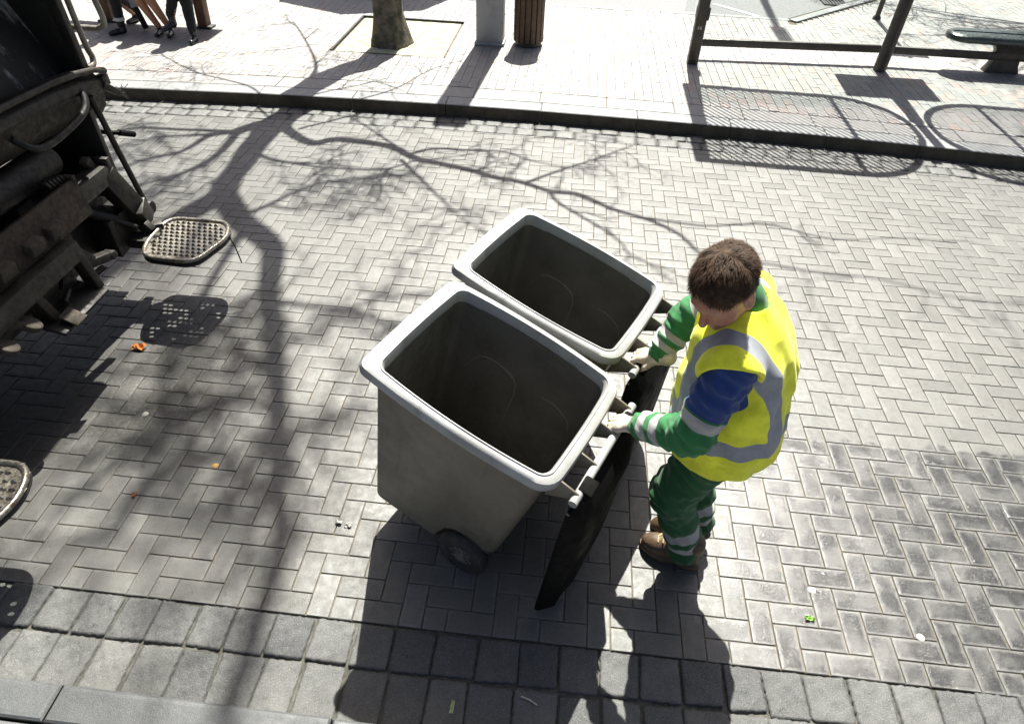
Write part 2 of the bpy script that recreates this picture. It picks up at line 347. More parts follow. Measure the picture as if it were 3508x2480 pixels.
def setts(name, rows, mat, n=9, x0=-7, x1=6, zamp=.004):
    V = []; F = []; T = []
    for yf, wd, pitch_, zb, tm in rows:
        x = x0+rng.uniform(0, .1)
        while x < x1:
            L = pitch_*rng.uniform(.93, 1.07); g = rng.uniform(.0025, .0065)
            xs = np.linspace(0, 1, n); n0 = len(V); z0 = zb+rng.normal(0, .0015); tx, ty = rng.normal(0, .0018, 2); ph = rng.uniform(0, 50); tone = float(np.clip(rng.normal(tm, .2), 0, 1))
            jx = rng.normal(0, .0035, 4); jy = rng.normal(0, .0035, 4)
            for b in xs:
                for a in xs:
                    cor = ((1-a)*(1-b), a*(1-b), a*b, (1-a)*b)
                    px = x+g+(L-2*g)*a+sum(c*k for c, k in zip(cor, jx)); py = yf(x+L/2)+g*.7+(wd-1.4*g)*b+sum(c*k for c, k in zip(cor, jy))
                    e = min(a, 1-a, b, 1-b)
                    ed = 1-min(1, e*n*1.2)
                    # round the outline's corners
                    if (a in (0., 1.)) and (b in (0., 1.)): px += (.002 if a == 0 else -.002); py += (.002 if b == 0 else -.002)
                    wob = .0042*vnoise(px*75+ph, py*75)
                    if e == 0: px += wob*.9; py += wob
                    z = z0+tx*(a-.5)*2+ty*(b-.5)*2+zamp*.7*vnoise(px*24+ph, py*24, ph)+zamp*.45*abs(vnoise(px*62+py*30, py*75, ph))+zamp*.3*vnoise(px*150, py*160-px*60, ph)-ed*ed*.0018
                    V.append((px, py, z))
            F += [(n0+i*n+j, n0+i*n+j+1, n0+(i+1)*n+j+1, n0+(i+1)*n+j) for i in range(n-1) for j in range(n-1)]
            ring = [j for j in range(n)]+[i*n+n-1 for i in range(1, n)]+[(n-1)*n+j for j in range(n-2, -1, -1)]+[i*n for i in range(n-2, 0, -1)]
            m0 = len(V); V += [(V[n0+k][0], V[n0+k][1], -.03) for k in ring]; q = len(ring)
            F += [(m0+k, m0+(k+1) % q, n0+ring[(k+1) % q], n0+ring[k]) for k in range(q)]
            T += [tone]*((n-1)**2+q); x += L
    return struct(mesh_obj(name, V, F, mat, None, True, None, {'tone': T}))
setts('near_gutter', [(lambda x: -.886, .181, .168, .002, .3), (lambda x: -1.10, .209, .168, -.001, .72)], MT['granite'], 18, -4.6, 3.6)
setts('far_gutter', [(lambda x: ky(x)-.178, .172, .17, .0, .5), (lambda x: ky(x)-.352, .172, .21, .001, .8)], MT['granite'], 6, -7.6, 6.2, .003)

def kerb(name, f, depth, z, xs, mat, z2=None, flip=False):
    b = Blocks()
    for i, (a, c) in enumerate(zip(xs[:-1], xs[1:])):
        zt = z if z2 is None or a < z2[0] else z2[1]
        s = (f(c)-f(a))/(c-a); ya = f(a)
        b.add(a, c, ya, ya+depth, zt, float(np.clip(rng.normal(.5, .2), 0, 1)), gap=.003, ch=.008, tilt=.0008, shear=lambda x, a=a, s=s: s*(x-a))
        for k in range(-4, 0): b.V[k] = (b.V[k][0], b.V[k][1], -.04)
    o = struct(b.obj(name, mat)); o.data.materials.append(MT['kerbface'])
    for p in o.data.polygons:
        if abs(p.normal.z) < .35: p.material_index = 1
    return o
KX = [-9.1, -8.1, -7.15, -6.15, -5.2, -4.2, -3.22, -2.25, -1.27, -.29, .64, 1.56, 2.43, 3.4, 4.35, 5.3, 6.3]
kerb('far_kerb', ky, .21, KZ, KX, MT['kerbst'])
kerb('near_kerb', lambda x: -1.245, .135, .10, [-5.75, -4.72, -3.70, -2.675, -1.64, -.62, .4, 1.42, 2.4, 3.4], MT['kerbnear'], (-1.7, .091))
kerb('kerb_slabs', lambda x: ky(x)+.212, .29, KZ, [-9, -8.3, -7.6, -6.9, -6.2, -5.5, -4.8, -4.1, -3.4, -2.7, -2.0, -1.3, -.6, .1, .8, 1.5, 2.2, 2.9, 3.6, 4.3, 5, 5.7], MT['flag'])
struct(MB().box((0, -2.25, .03), (14, 2.0, .1)).build('near_pavement', MT['asphalt']))

# tree pit, lay-by outline
PIT = (-3.87, -2.5, 6.05, 7.5)
def layby(x, y):                 # asphalt beyond the back edge of the pavement
    return y > 8.72 and x < 2.05+(y-8.64)*.985
pav = Blocks()
i = 0
for i in range(-92, 72):
    x0 = i*.1; off = .1 if i % 2 else 0
    for j in range(0, 36):
        y0 = 4.92+off+j*.2-.1; y1 = y0+.2; xm, ym = x0+.05, y0+.1
        lo = ky(xm)+.505; y0 = max(y0, lo)
        if y1-y0 < .02: continue
        if PIT[0] < xm < PIT[1] and PIT[2] <= y0 and y1 <= PIT[3]: continue
        if PIT[0] < xm < PIT[1]:
            if y0 < PIT[2] < y1: y1 = PIT[2]
            if y0 < PIT[3] < y1: y0 = PIT[3]
        if xm < 2.05:
            if y0 > 8.6: continue
            y1 = min(y1, 8.615)
        elif layby(xm, y1+.12): continue
        dense = .32 if xm > .3 or xm < -3.9 else .12
        pk = float(np.clip(rng.normal(.55, .25), 0, 1)) if rng.random() < dense*(1 if ym < 6.6 else .5) else 0
        pav.add(x0, x0+.1, y0, y1, KZ, float(np.clip(rng.normal(.5, .25), 0, 1)), gap=.0022, ch=.002, tilt=.0008, pink=pk)
struct(pav.obj('pavement', MT['flag']))
struct(MB().prism([(x, ky(x)+.12, .085) for x in (-12, -8, -5, -2, 1, 3, 5, 8, 12)]+[(12, 14, .085), (-12, 14, .085)], (0, 0, .022)).build('pavement_bed', MT['sand']))
struct(MB().add([(-8, 8.74, .112), (2.02, 8.74, .112), (6.9, 13.7, .112), (-8, 13.7, .112)], [(0, 1, 2, 3)]).build('side_road', MT['asphalt']))
ed = Blocks()
for k in range(12): ed.add(-9+k*.92, -9+(k+1)*.92, 8.62, 8.73, KZ+.004, .7, gap=.003, ch=.006)
struct(ed.obj('side_kerb', MT['kerbst']))
d = Vector((.985, 1, 0)).normalized(); nn = Vector((d.y, -d.x, 0)); kk = MB()
for k in range(7):
    a = Vector((2.03, 8.64, .11))+d*(k*.9+.004); kk.bar(a+nn*.06, a+nn*.06+d*.892, .13, .05)
o = kk.build('lay_by_kerb', MT['kerbst'], bevel=.006); struct(o)
a = o.data.attributes.new('tone', 'FLOAT', 'FACE')
struct(MB().add([(1.02, 9.3, .117), (1.08, 9.34, .117), (1.66, 8.78, .117), (1.58, 8.75, .117)], [(0, 1, 2, 3)]).build('road_marking', MT['white']))
soil = MB(); n = 26; V = []
for b in range(n):
    for c in range(n):
        x = PIT[0]+.03+(PIT[1]-PIT[0]-.06)*c/(n-1); y = PIT[2]+.03+(PIT[3]-PIT[2]-.06)*b/(n-1)
        rr_ = math.hypot(x+3.25, y-6.48); V.append((x, y, KZ-.009+.02*math.exp(-(rr_/.4)**2)+.003*float(vnoise(x*14, y*14))))
soil.add(V, [(i*n+j, i*n+j+1, (i+1)*n+j+1, (i+1)*n+j) for i in range(n-1) for j in range(n-1)])
struct(soil.build('soil', MT['soil']))
pe = MB()
for a, b in (((PIT[0], PIT[3]), (PIT[1], PIT[3])), ((PIT[0], PIT[2]), (PIT[0], PIT[3]))):
    pe.bar((a[0], a[1], KZ-.01), (b[0], b[1], KZ-.01), .02, .05)
struct(pe.build('soil_edging', MT['iron']))
g = thing('drain_grate', 'small rectangular iron drain grate set in the grey asphalt beside the angled kerb', 'drain', (2.96, 9.82, KZ))
fr = MB(); sb = MB()
for s in (-1, 1): fr.box((2.96, 9.82+s*.15, KZ+.002), (.36, .03, .02)); fr.box((2.96+s*.17, 9.82, KZ+.002), (.03, .27, .02))
for k in range(6): sb.box((2.83+k*.052, 9.82, KZ+.0), (.022, .27, .016))
sb.box((2.96, 9.82, KZ-.006), (.32, .27, .004))
fr.build('frame', MT['iron'], g); sb.build('bars', MT['iron'], g)

# ------------------------------------------------------------------ street trees (bare): shadows fall where the limbs stand against the sun
SH = (math.sin(R(AZ)), math.cos(R(AZ))); TE = math.tan(R(EL))
def lift(gx, gy, dy, ty):      # limb point above the ground point its shadow reaches, ty+dy = how far back it stands
    z = max(.3, (ty+dy-gy)*TE/SH[1]); return np.array((gx+SH[0]*z/TE, gy+SH[1]*z/TE, z))
def twigs(mb, pts, rad, n, length, lvl, spread=1., tip=None):
    P = np.array(pts)
    for _ in range(n):
        t = rng.uniform(.15, 1)*(len(P)-1); i = min(int(t), len(P)-2); p = P[i]+(P[i+1]-P[i])*(t-i)
        ax = P[i+1]-P[i]; ax = ax/(np.linalg.norm(ax)+1e-9)
        dv = rng.normal(0, 1, 3)*spread+ax*.9+np.array((0, 0, .45)); dv /= np.linalg.norm(dv)
        L = length*rng.uniform(.5, 1.2); q = [p]; 
        for k in range(4):
            dv = dv+rng.normal(0, .22, 3)+np.array((0, 0, .06)); dv /= np.linalg.norm(dv); q.append(q[-1]+dv*L/4)
        mb.tube(q, [rad, rad*.85, rad*.7, rad*.5, rad*.3], 4, False)
        if lvl: twigs(mb, q, rad*.6, 4, L*.55, lvl-1, spread)
def make_tree(base, r0, limbs, label, ty, twn=1.):
    root = thing('tree', label, 'tree', (base[0], base[1], KZ-.02), 'street trees standing in the pavement')
    tk = MB(); cr = MB(); made = {}
    for nm, par, ra, rb, dya, dyb, G, tw in limbs:
        k = len(G); t = np.linspace(0, 1, k)
        P = [lift(g[0], g[1], dya+(dyb-dya)*s, ty) for g, s in zip(G, t)]
        if par == 'base':
            P = [np.array((base[0], base[1], KZ-.05)), np.array((base[0]-.01, base[1]+.005, .35)), np.array((base[0]-.06, base[1]+.01, 1.3))]+P
        C = catmull(P, 6); nr = len(C); ss = np.linspace(0, 1, nr)
        rad = ra+(rb-ra)*ss**.8
        if par == 'base':
            z = np.array([c[2] for c in C]); rad = rad+.07*np.exp(-np.maximum(z-KZ, 0)/.16)+.012*np.sin(z*9)
            V = []; nn_ = 28
            for c, r_ in zip(C, rad):
                for a in range(nn_):
                    th = 2*math.pi*a/nn_; q = r_*(1+.05*math.sin(5*th+c[2]*2)+.035*math.sin(9*th-c[2]*5)+.02*math.sin(17*th+c[2]*11)); V.append((c[0]+q*math.cos(th), c[1]+q*math.sin(th), c[2]))
            tk.add(V, [(i*nn_+j, i*nn_+(j+1) % nn_, (i+1)*nn_+(j+1) % nn_, (i+1)*nn_+j) for i in range(nr-1) for j in range(nn_)])
        else: (tk if ra > .02 else cr).tube(C, list(rad), 10 if ra > .02 else 6)
        if tw: twigs(cr, C[len(C)//4:], max(.006, min(.011, rb*1.1)), int(tw*twn), .75, 2 if tw > 5 else 1)
    tk.build('trunk', MT['bark'], root); cr.build('crown', MT['twig'], root)
    return root
L1 = [
 ('trunk', 'base', .19, .145, 0, 0, [(-3.62, 5.2), (-3.8, 4.51), (-3.88, 4.16), (-3.9, 3.98)], 0),
 ('leftmain', 't', .1, .07, 0, .1, [(-3.87, 4.2), (-4.04, 4.10), (-4.16, 3.93)], 0),
 ('left1', 't', .035, .012, .1, -.6, [(-4.16, 3.93), (-4.42, 3.91), (-4.76, 3.88), (-5.1, 3.85), (-5.25, 3.74), (-5.34, 3.56)], 6),
 ('left2', 't', .05, .015, .1, .5, [(-4.15, 3.92), (-4.37, 3.81), (-4.47, 3.44), (-4.71, 3.22), (-4.84, 2.95)], 6),
 ('left3', 't', .05, .015, .1, -.3, [(-4.15, 3.92), (-4.13, 3.43), (-4.22, 3.12), (-4.38, 2.9), (-4.56, 2.74)], 6),
 ('left4', 't', .03, .01, 0, .5, [(-4.15, 3.26), (-4.29, 2.94), (-4.4, 2.58)], 5),
 ('left5', 't', .035, .01, .1, 1., [(-4.16, 3.93), (-4.5, 3.79), (-4.86, 3.67), (-5.1, 3.41)], 6),
 ('stem', 't', .145, .11, 0, -.1, [(-3.88, 4.18), (-3.88, 3.62), (-3.84, 3.29), (-3.83, 2.99), (-3.75, 2.68)], 2),
 ('stemL', 't', .125, .08, -.1, .5, [(-3.77, 2.74), (-3.9, 2.4), (-3.99, 2.14), (-4.06, 1.88), (-4.11, 1.55), (-4.15, 1.29), (-4.3, .9), (-4.4, .4)], 20),
 ('stemR', 't', .115, .04, -.1, -.6, [(-3.77, 2.74), (-3.47, 2.36), (-3.22, 2.16), (-3.07, 2.0), (-2.99, 1.76), (-2.89, 1.45), (-2.76, 1.18), (-2.6, .81), (-2.43, .39), (-2.3, .03), (-2.13, -.37), (-2.09, -.79), (-2.05, -1.2)], 26),
 ('right', 't', .062, .014, 0, -1.0, [(-3.82, 4.25), (-3.67, 4.02), (-3.38, 3.81), (-3.19, 3.92), (-2.88, 3.91), (-2.6, 3.84), (-2.36, 3.66), (-2.09, 3.58), (-1.84, 3.51), (-1.6, 3.41), (-1.34, 3.35), (-1.09, 3.23), (-.83, 3.21), (-.56, 3.01), (-.27, 2.88), (-.03, 2.69), (.11, 2.43), (.3, 2.2)], 5),
 ('r7', 't', .016, .006, -1.0, -.2, [(.2, 2.3), (.55, 2.36), (.95, 2.30), (1.4, 2.28), (1.9, 2.12), (2.4, 2.1)], 5),
 ('r8', 't', .016, .006, -.9, -1.6, [(-.27, 2.9), (.2, 2.85), (.7, 2.95), (1.2, 2.8), (1.7, 2.9)], 3),
 ('r2', 't', .024, .008, -.4, .4, [(-2.45, 3.7), (-2.23, 3.88), (-1.9, 3.91), (-1.56, 3.93), (-1.29, 3.79), (-.96, 3.7)], 7),
 ('r3', 't', .022, .006, -.55, .3, [(-1.29, 3.36), (-1.04, 3.61), (-.8, 3.83), (-.55, 4.07), (-.23, 4.38)], 6),
 ('r4', 't', .022, .007, -.62, -1.3, [(-1.08, 3.22), (-1.01, 3.05), (-.71, 2.75), (-.5, 2.51), (-.43, 2.3)], 5),
 ('r5', 't', .024, .008, -.4, -.2, [(-2.47, 3.6), (-2.12, 3.13), (-1.91, 2.85), (-1.69, 2.57)], 7),
 ('r6', 't', .02, .007, -.4, .8, [(-2.4, 3.69), (-2.73, 4.02), (-3.02, 4.31), (-3.26, 4.5)], 5),
 ('d1', 't', .03, .01, -.1, .6, [(-3.5, 2.4), (-3.34, 2.63), (-3.2, 2.87), (-2.97, 3.1), (-2.61, 3.22), (-2.32, 3.34)], 8),
 ('d2', 't', .03, .01, -.05, -.7, [(-3.85, 3.55), (-3.65, 3.43), (-3.38, 3.37), (-3.05, 3.34), (-2.58, 3.4), (-2.37, 3.58)], 8),
 ('d3', 't', .02, .008, 0, .9, [(-3.31, 2.63), (-3.13, 2.58), (-2.98, 2.66), (-2.8, 2.81)], 6),
 ('e1', 't', .03, .01, -.3, .4, [(-2.86, 1.4), (-2.56, 1.38), (-2.32, 1.39), (-2.17, 1.52), (-1.84, 1.6)], 9),
 ('e2', 't', .024, .01, -.1, -.5, [(-2.32, 1.39), (-2.05, 1.28), (-1.8, 1.22)], 7),
 ('f1', 't', .034, .012, -.35, .5, [(-2.5, .62), (-2.71, .79), (-2.97, 1.01), (-3.14, 1.16)], 8),
 ('f2', 't', .04, .012, -.2, .8, [(-3.4, 2.3), (-3.35, 1.7), (-3.3, 1.24), (-3.24, .88), (-3.17, .58), (-3.02, .31), (-2.96, .07), (-2.93, -.21), (-3.0, -.5)], 24),
 ('f4', 't', .03, .012, -.4, -1.2, [(-2.43, .39), (-2.63, .48), (-2.78, .48), (-3.0, .3)], 12),
 ('f6', 't', .026, .01, -.4, .6, [(-2.34, .15), (-2.26, .31), (-2.15, .43), (-1.95, .5)], 7),
 ('f7', 't', .03, .01, -.45, .3, [(-2.23, -.12), (-2.4, -.07), (-2.55, .06), (-2.75, .1)], 13),
 ('p1', 't', .034, .008, 0, 2.6, [(-3.83, 4.5), (-3.83, 5.18), (-3.93, 5.56), (-4.27, 6.24), (-4.7, 7.0)], 7),
 ('p2', 't', .016, .006, 0, .4, [(-3.9, 4.2), (-4.3, 4.65), (-4.66, 4.83), (-4.99, 4.95), (-5.36, 5.18), (-5.84, 5.58)], 9),
 ('p3', 't', .02, .005, -.05, .8, [(-3.6, 4.1), (-3.01, 4.7), (-2.8, 5.02), (-2.58, 5.59), (-2.29, 5.94)], 5),
 ('p4', 't', .02, .006, 0, .2, [(-3.8, 4.4), (-3.48, 4.75), (-3.23, 4.96), (-2.98, 5.23)], 4),
]
make_tree((-3.24, 6.47), .19, L1, 'bare street tree with mottled mossy bark in the square soil pit', 6.5, 1.5)
L2 = [('trunk', 'base', .2, .13, 0, 0, [(6.7, 9.9), (6.6, 9.0), (6.55, 8.3)], 0)]
for k, (ex, ey) in enumerate([(3.6, 9.3), (3.4, 8.2), (4.0, 7.2), (3.2, 10.2), (4.2, 5.9), (3.4, 4.7), (5.4, 5.0), (3.9, 6.5), (2.9, 9.8), (4.6, 8.2), (4.3, 9.0), (4.4, 4.1)]):
    mx, my = (6.6+ex)/2, (8.6+ey)/2+rng.uniform(-.2, .5)
    L2.append(('limb', 't', .05, .008, 0, rng.uniform(-1.2, 1.2), [(6.6, 8.8+rng.uniform(-.4, .3)), ((6.6+mx)/2, (8.6+my)/2+rng.uniform(-.2, .2)), (mx, my), ((ex+mx)/2, (ey+my)/2+rng.uniform(-.2, .2)), (ex, ey)], 14))
make_tree((6.9, 11.2), .2, L2, 'bare street tree whose twig shadows cover the pavement behind the dark perch seat', 11.3, 1.3)

# ------------------------------------------------------------------ pavement furniture
def at_post():
    t = thing('square_post', 'tall square grey metal post standing between the tree and the litter bin', 'post', (-2.045, 6.74, KZ))
    MB().box((-2.045, 6.74, KZ+1.66), (.33, .24, 3.3)).build('column', MT['postgrey'], t, .012)
    MB().box((-2.045, 6.74, KZ+.02), (.37, .28, .04)).build('base_plate', MT['postgrey'], t, .008)
at_post()
t = thing('litter_bin', 'round litter bin of upright brown timber slats under a dark rim', 'litter bin', (-1.575, 6.78, KZ))
for k in range(16):
    a = 2*math.pi*k/16; ca, sa = math.cos(a), math.sin(a); c = Vector((-1.575, 6.78, 0))
    rm = Matrix.Rotation(a, 3, 'Z')
    MB().box(c+Vector((ca*.172, sa*.172, KZ+.47)), (.024, .058, .84), rm).build('slat', MT['slat'], t, .005)
MB().lathe([(.15, .02), (.155, .05), (.155, .9), (.15, .9)], (-1.575, 6.78, KZ), n=24).build('liner', MT['darkmetal'], t)
MB().lathe([(.155, .83), (.195, .84), (.2, .86), (.2, .93), (.19, .95), (.15, .95), (.145, .9)], (-1.575, 6.78, KZ), n=32, cap=False).build('rim', MT['darkmetal'], t)
MB().lathe([(.13, 0), (.165, .01), (.165, .04), (.14, .05)], (-1.575, 6.78, KZ), n=24).build('base', MT['darkmetal'], t)

def slender(name, x, y, h, r, label, cat, arms=False):
    t = thing(name, label, cat, (x, y, KZ))
    MB().tube([(x, y, KZ-.02), (x, y, KZ+h*.5), (x, y, KZ+h)], [r, r, r*.8], 16).build('pole', MT['darkmetal'], t)
    MB().lathe([(r*1.7, 0), (r*1.6, .03), (r*1.05, .05)], (x, y, KZ), n=16).build('base', MT['darkmetal'], t)
    return t
t = slender('sign_pole', 3.36, 9.0, 2.7, .035, 'thin dark pole standing on the pavement behind the bus shelter', 'pole')
MB().box((3.36, 9.0, KZ+2.35), (.5, .02, .6)).build('sign_plate', MT['postgrey'], t, .004)
t = slender('street_lamp', 2.05, 12.6, 6.6, .07, 'tall street lamp beyond the lay-by, seen by its straight shadow on the asphalt', 'street lamp')
MB().box((2.05, 12.2, 6.75), (.2, .7, .12)).build('lamp_head', MT['darkmetal'], t, .03)
t = thing('parasol_standin', 'wide round parasol beyond the tree, added unseen to cast the rounded shadow at the top edge', 'parasol_standin', (-4.1, 10.35, KZ))  # unseen canopy put up only to cast the rounded shadow
MB().tube([(-4.1, 10.35, KZ), (-4.1, 10.35, 2.75)], .025, 10).build('pole', MT['darkmetal'], t)
MB().lathe([(1.45, 2.25), (1.44, 2.27), (.8, 2.5), (.05, 2.72), (.04, 2.72)], (-4.1, 10.35, 0), n=8).build('canopy', MT['coat3'], t)

# bus shelter
sh = thing('bus_shelter', 'dark framed open bus shelter with ribbed see-through roof beside the kerb', 'bus shelter', (1.5, 6.6, KZ))
P1 = Vector((.43, 6.47, 0)); P2 = Vector((2.69, 6.67, 0)); P3 = Vector((4.95, 6.87, 0))
p1 = MB().box((P1.x, P1.y, KZ+1.2), (.125, .11, 2.4)).box((P1.x+.01, P1.y+.02, KZ+.55), (.15, .13, .14)); p1.build('post', MT['darkmetal'], sh, .012)
for P in (P2, P3):
    q = MB().lathe([(.073, 0), (.073, 2.42)], (P.x, P.y, KZ), n=20); q.box((P.x, P.y-.072, KZ+1.2), (.012, .012, 2.4)); q.build('post', MT['darkmetal'], sh)
# number painted on the first post
def digit6(mb, c, s):
    pts = [(.45, .95), (.05, .95), (-.35, .55), (-.45, 0), (-.35, -.6), (0, -.85), (.35, -.6), (.4, -.2), (.1, .08), (-.25, 0), (-.42, -.25)]
    mb.tube([(c[0]+x*s, c[1], c[2]+z*s) for x, z in pts], s*.17, 5)
num = MB(); digit6(num, (P1.x-.016, P1.y-.056, KZ+.405), .017); digit6(num, (P1.x+.012, P1.y-.056, KZ+.405), .017); num.build('number', MT['number'], sh)
RY = 6.80
def along(x, y0, z): return (x, y0+(x-.43)*.088-.02*max(0, x-2.7), z)
MB().bar(along(.43, 6.69, .3), along(2.69, 6.69, .3), .05, .085).build('rail', MT['darkmetal'], sh, .008)
MB().bar(along(2.69, 6.69, .3), (4.95, 6.90, .3), .05, .085).build('rail', MT['darkmetal'], sh, .008)
MB().bar(along(.46, 6.69, 1.36), along(2.69, 6.69, 1.36), .008, 2.02).build('glass_pane', MT['glass'], sh)
MB().bar(along(2.70, 6.69, 1.36), (4.95, 6.90, 1.36), .008, 2.02).build('glass_pane', MT['glass'], sh)
MB().box((.36, 6.98, 1.33), (.008, .72, 2.0)).build('glass_pane', MT['glass'], sh)
MB().box((2.65, 7.12, 1.72), (1.02, .03, 1.08)).build('map_board', MT['postgrey'], sh, .01)
MB().box((2.65, 7.0, 2.3), (.06, .5, .05)).build('board_bracket', MT['darkmetal'], sh)
def roof(x0, x1, rl, rrd, y0, y1, slope):
    def outline(ins):
        a0, a1, b0, b1 = x0+ins, x1-ins, y0+ins, y1-ins; pts = []
        for (cx, cy, r_, s) in ((a1, b0, max(.02, rrd-ins), 270), (a1, b1, max(.02, rrd-ins), 0), (a0, b1, max(.02, rl-ins), 90), (a0, b0, max(.02, rl-ins), 180)):
            r_ = min(r_, (b1-b0)/2-.001); ccx = cx-r_ if cx == a1 else cx+r_; ccy = cy+r_ if cy == b0 else cy-r_
            for k in range(9): an = R(s+90*k/8); pts.append((ccx+r_*math.cos(an), ccy+r_*math.sin(an)))
        return pts
    zz = lambda x, y: 2.4+slope*(x-x0)
    fr = MB(); O = outline(0); I = outline(.065); n = len(O)
    V = [(x, y+(x-.43)*-.035, 2.4+h) for h in (0, .06) for L in (O, I) for x, y in L]
    F = []
    for k in range(n):
        j = (k+1) % n; F += [(k, j, n+j, n+k), (2*n+k, 3*n+k, 3*n+j, 2*n+j), (k, 2*n+k, 2*n+j, j), (n+k, n+j, 3*n+j, 3*n+k)]
    fr.add(V, F); fr.build('roof_frame', MT['darkmetal'], sh)
    pl = MB(); di = Vector((.56, -.83)); pe = Vector((.83, .56)); I = outline(.07)
    def clip(p):   # chord of direction di through p inside the outline
        ts = []
        for k in range(n):
            a, b = Vector(I[k]), Vector(I[(k+1) % n]); e = b-a; den = di.x*e.y-di.y*e.x
            if abs(den) < 1e-9: continue
            t = ((a.x-p.x)*e.y-(a.y-p.y)*e.x)/den; s = ((a.x-p.x)*di.y-(a.y-p.y)*di.x)/den
            if -1e-6 <= s <= 1+1e-6: ts.append(t)
        return (min(ts), max(ts)) if len(ts) > 1 else None
    c0 = Vector(((x0+x1)/2, (y0+y1)/2))
    for k in range(-40, 41):
        p = c0+pe*(k*.056); r_ = clip(p)
        if r_:
            a, b = p+di*r_[0], p+di*r_[1]
            if (b-a).length > .03: pl.bar((a.x, a.y-.035*(a.x-.43), 2.43), (b.x, b.y-.035*(b.x-.43), 2.43), .024, .008)
    pl.build('roof_ribs', MT['darkmetal'], sh)
    return
roof(.34, 2.62, .03, .72, 5.62, 7.24, 0); roof(2.76, 5.0, .72, .72, 5.70, 7.30, 0)
MB().box((1.93, 6.38, 2.40), (.05, 1.5, .05)).build('roof_beam', MT['darkmetal'], sh); MB().box((3.5, 6.36, 2.40), (.05, 1.5, .05)).build('roof_beam', MT['darkmetal'], sh)
MB().bar((P1.x, 5.75, 2.48), (P1.x, 7.2, 2.48), .13, .06).build('roof_beam', MT['darkmetal'], sh); MB().bar((P2.x, 6.0, 2.48), (P2.x, 7.0, 2.48), .1, .06).build('roof_beam', MT['darkmetal'], sh)

t = thing('perch_seat', 'dark glossy rounded slab seat on a flared pedestal behind the second shelter post', 'seat', (4.2, 6.98, KZ))
def stad(x0, x1, y0, y1, n=10):
    r_ = (y1-y0)/2; cy = (y0+y1)/2
    return [(x1-r_+r_*math.cos(a), cy+r_*math.sin(a)) for a in np.linspace(-math.pi/2, math.pi/2, n)]+[(x0+r_+r_*math.cos(a), cy+r_*math.sin(a)) for a in np.linspace(math.pi/2, 1.5*math.pi, n)]
S = stad(3.40, 5.3, 6.72, 7.12); n = len(S); V = []; F = []
for z, ins in ((.455, .05), (.46, .02), (.475, .004), (.50, 0), (.525, .006), (.54, .025), (.545, .06)):
    cy = 6.92
    for x, y in S: V.append((x+(ins if x < 4.3 else -ins), y+(ins if y < cy else -ins), z))
F = [(i*n+j, i*n+(j+1) % n, (i+1)*n+(j+1) % n, (i+1)*n+j) for i in range(6) for j in range(n)]+[tuple(range(n))[::-1], tuple(6*n+j for j in range(n))]
MB().add(V, F).build('seat', MT['seat'], t)
V = []; lv = [(KZ, .2), (.2, .165), (.28, .15), (.36, .165), (.42, .21), (.457, .27)]
for z, hw in lv: V += [(4.2-hw, 6.93-hw*.35, z), (4.2+hw, 6.93-hw*.35, z), (4.2+hw, 6.93+hw*.35, z), (4.2-hw, 6.93+hw*.35, z)]
MB().add(V, [(i*4+j, i*4+(j+1) % 4, i*4+4+(j+1) % 4, i*4+4+j) for i in range(5) for j in range(4)]+[(3, 2, 1, 0), (20, 21, 22, 23)]).build('pedestal', MT['darkmetal'], t, .01)

# ------------------------------------------------------------------ wheelie bins
def rring(a0, a1, hv, r_, w_, bul=.0, ns=14, nc=6):
    pts = []; rf, rb = r_ if isinstance(r_, tuple) else (r_, r_)
    def side(x0, y0, x1, y1, b):
        for k in range(ns):
            s = k/ns; f = 4*s*(1-s)*b; dx, dy = x1-x0, y1-y0; L = math.hypot(dx, dy); pts.append((x0+dx*s+dy/L*f, y0+dy*s-dx/L*f))
    def corner(cx, cy, s, r_):
        for k in range(nc): an = R(s+90*k/nc); pts.append((cx+r_*math.cos(an), cy+r_*math.sin(an)))
    side(a0+rb, -hv, a1-rf, -hv, bul); corner(a1-rf, -hv+rf, 270, rf); side(a1, -hv+rf, a1, hv-rf, bul*.4); corner(a1-rf, hv-rf, 0, rf)
    side(a1-rf, hv, a0+rb, hv, bul); corner(a0+rb, hv-rb, 90, rb); side(a0, hv-rb, a0, -hv+rb, bul*.3); corner(a0+rb, -hv+rb, 180, rb)
    return [(x, y, w_) for x, y in pts]
def loft(rings, capa=False, capb=False, closed=False):
    n = len(rings[0]); V = [p for r_ in rings for p in r_]; k = len(rings); F = []
    for i in range(k if closed else k-1):
        i2 = (i+1) % k; F += [(i*n+j, i*n+(j+1) % n, i2*n+(j+1) % n, i2*n+j) for j in range(n)]
    if capa: F.append(tuple(range(n))[::-1])
    if capb: F.append(tuple((k-1)*n+j for j in range(n)))
    return V, F
UA, WA = .13, .14
def bin_frame(X, Y, yw, tl, z=.14):
    U = Vector((math.cos(yw)*math.cos(tl), math.sin(yw)*math.cos(tl), math.sin(tl))); Vv = Vector((-math.sin(yw), math.cos(yw), 0)); W = U.cross(Vv)
    m = Matrix((U, Vv, W)).transposed().to_4x4(); m.translation = (X, Y, z); return m
def L3(p): return (p[0]-UA, p[1], p[2]-WA)
GB = 'open grey two wheeled bins pulled along together'
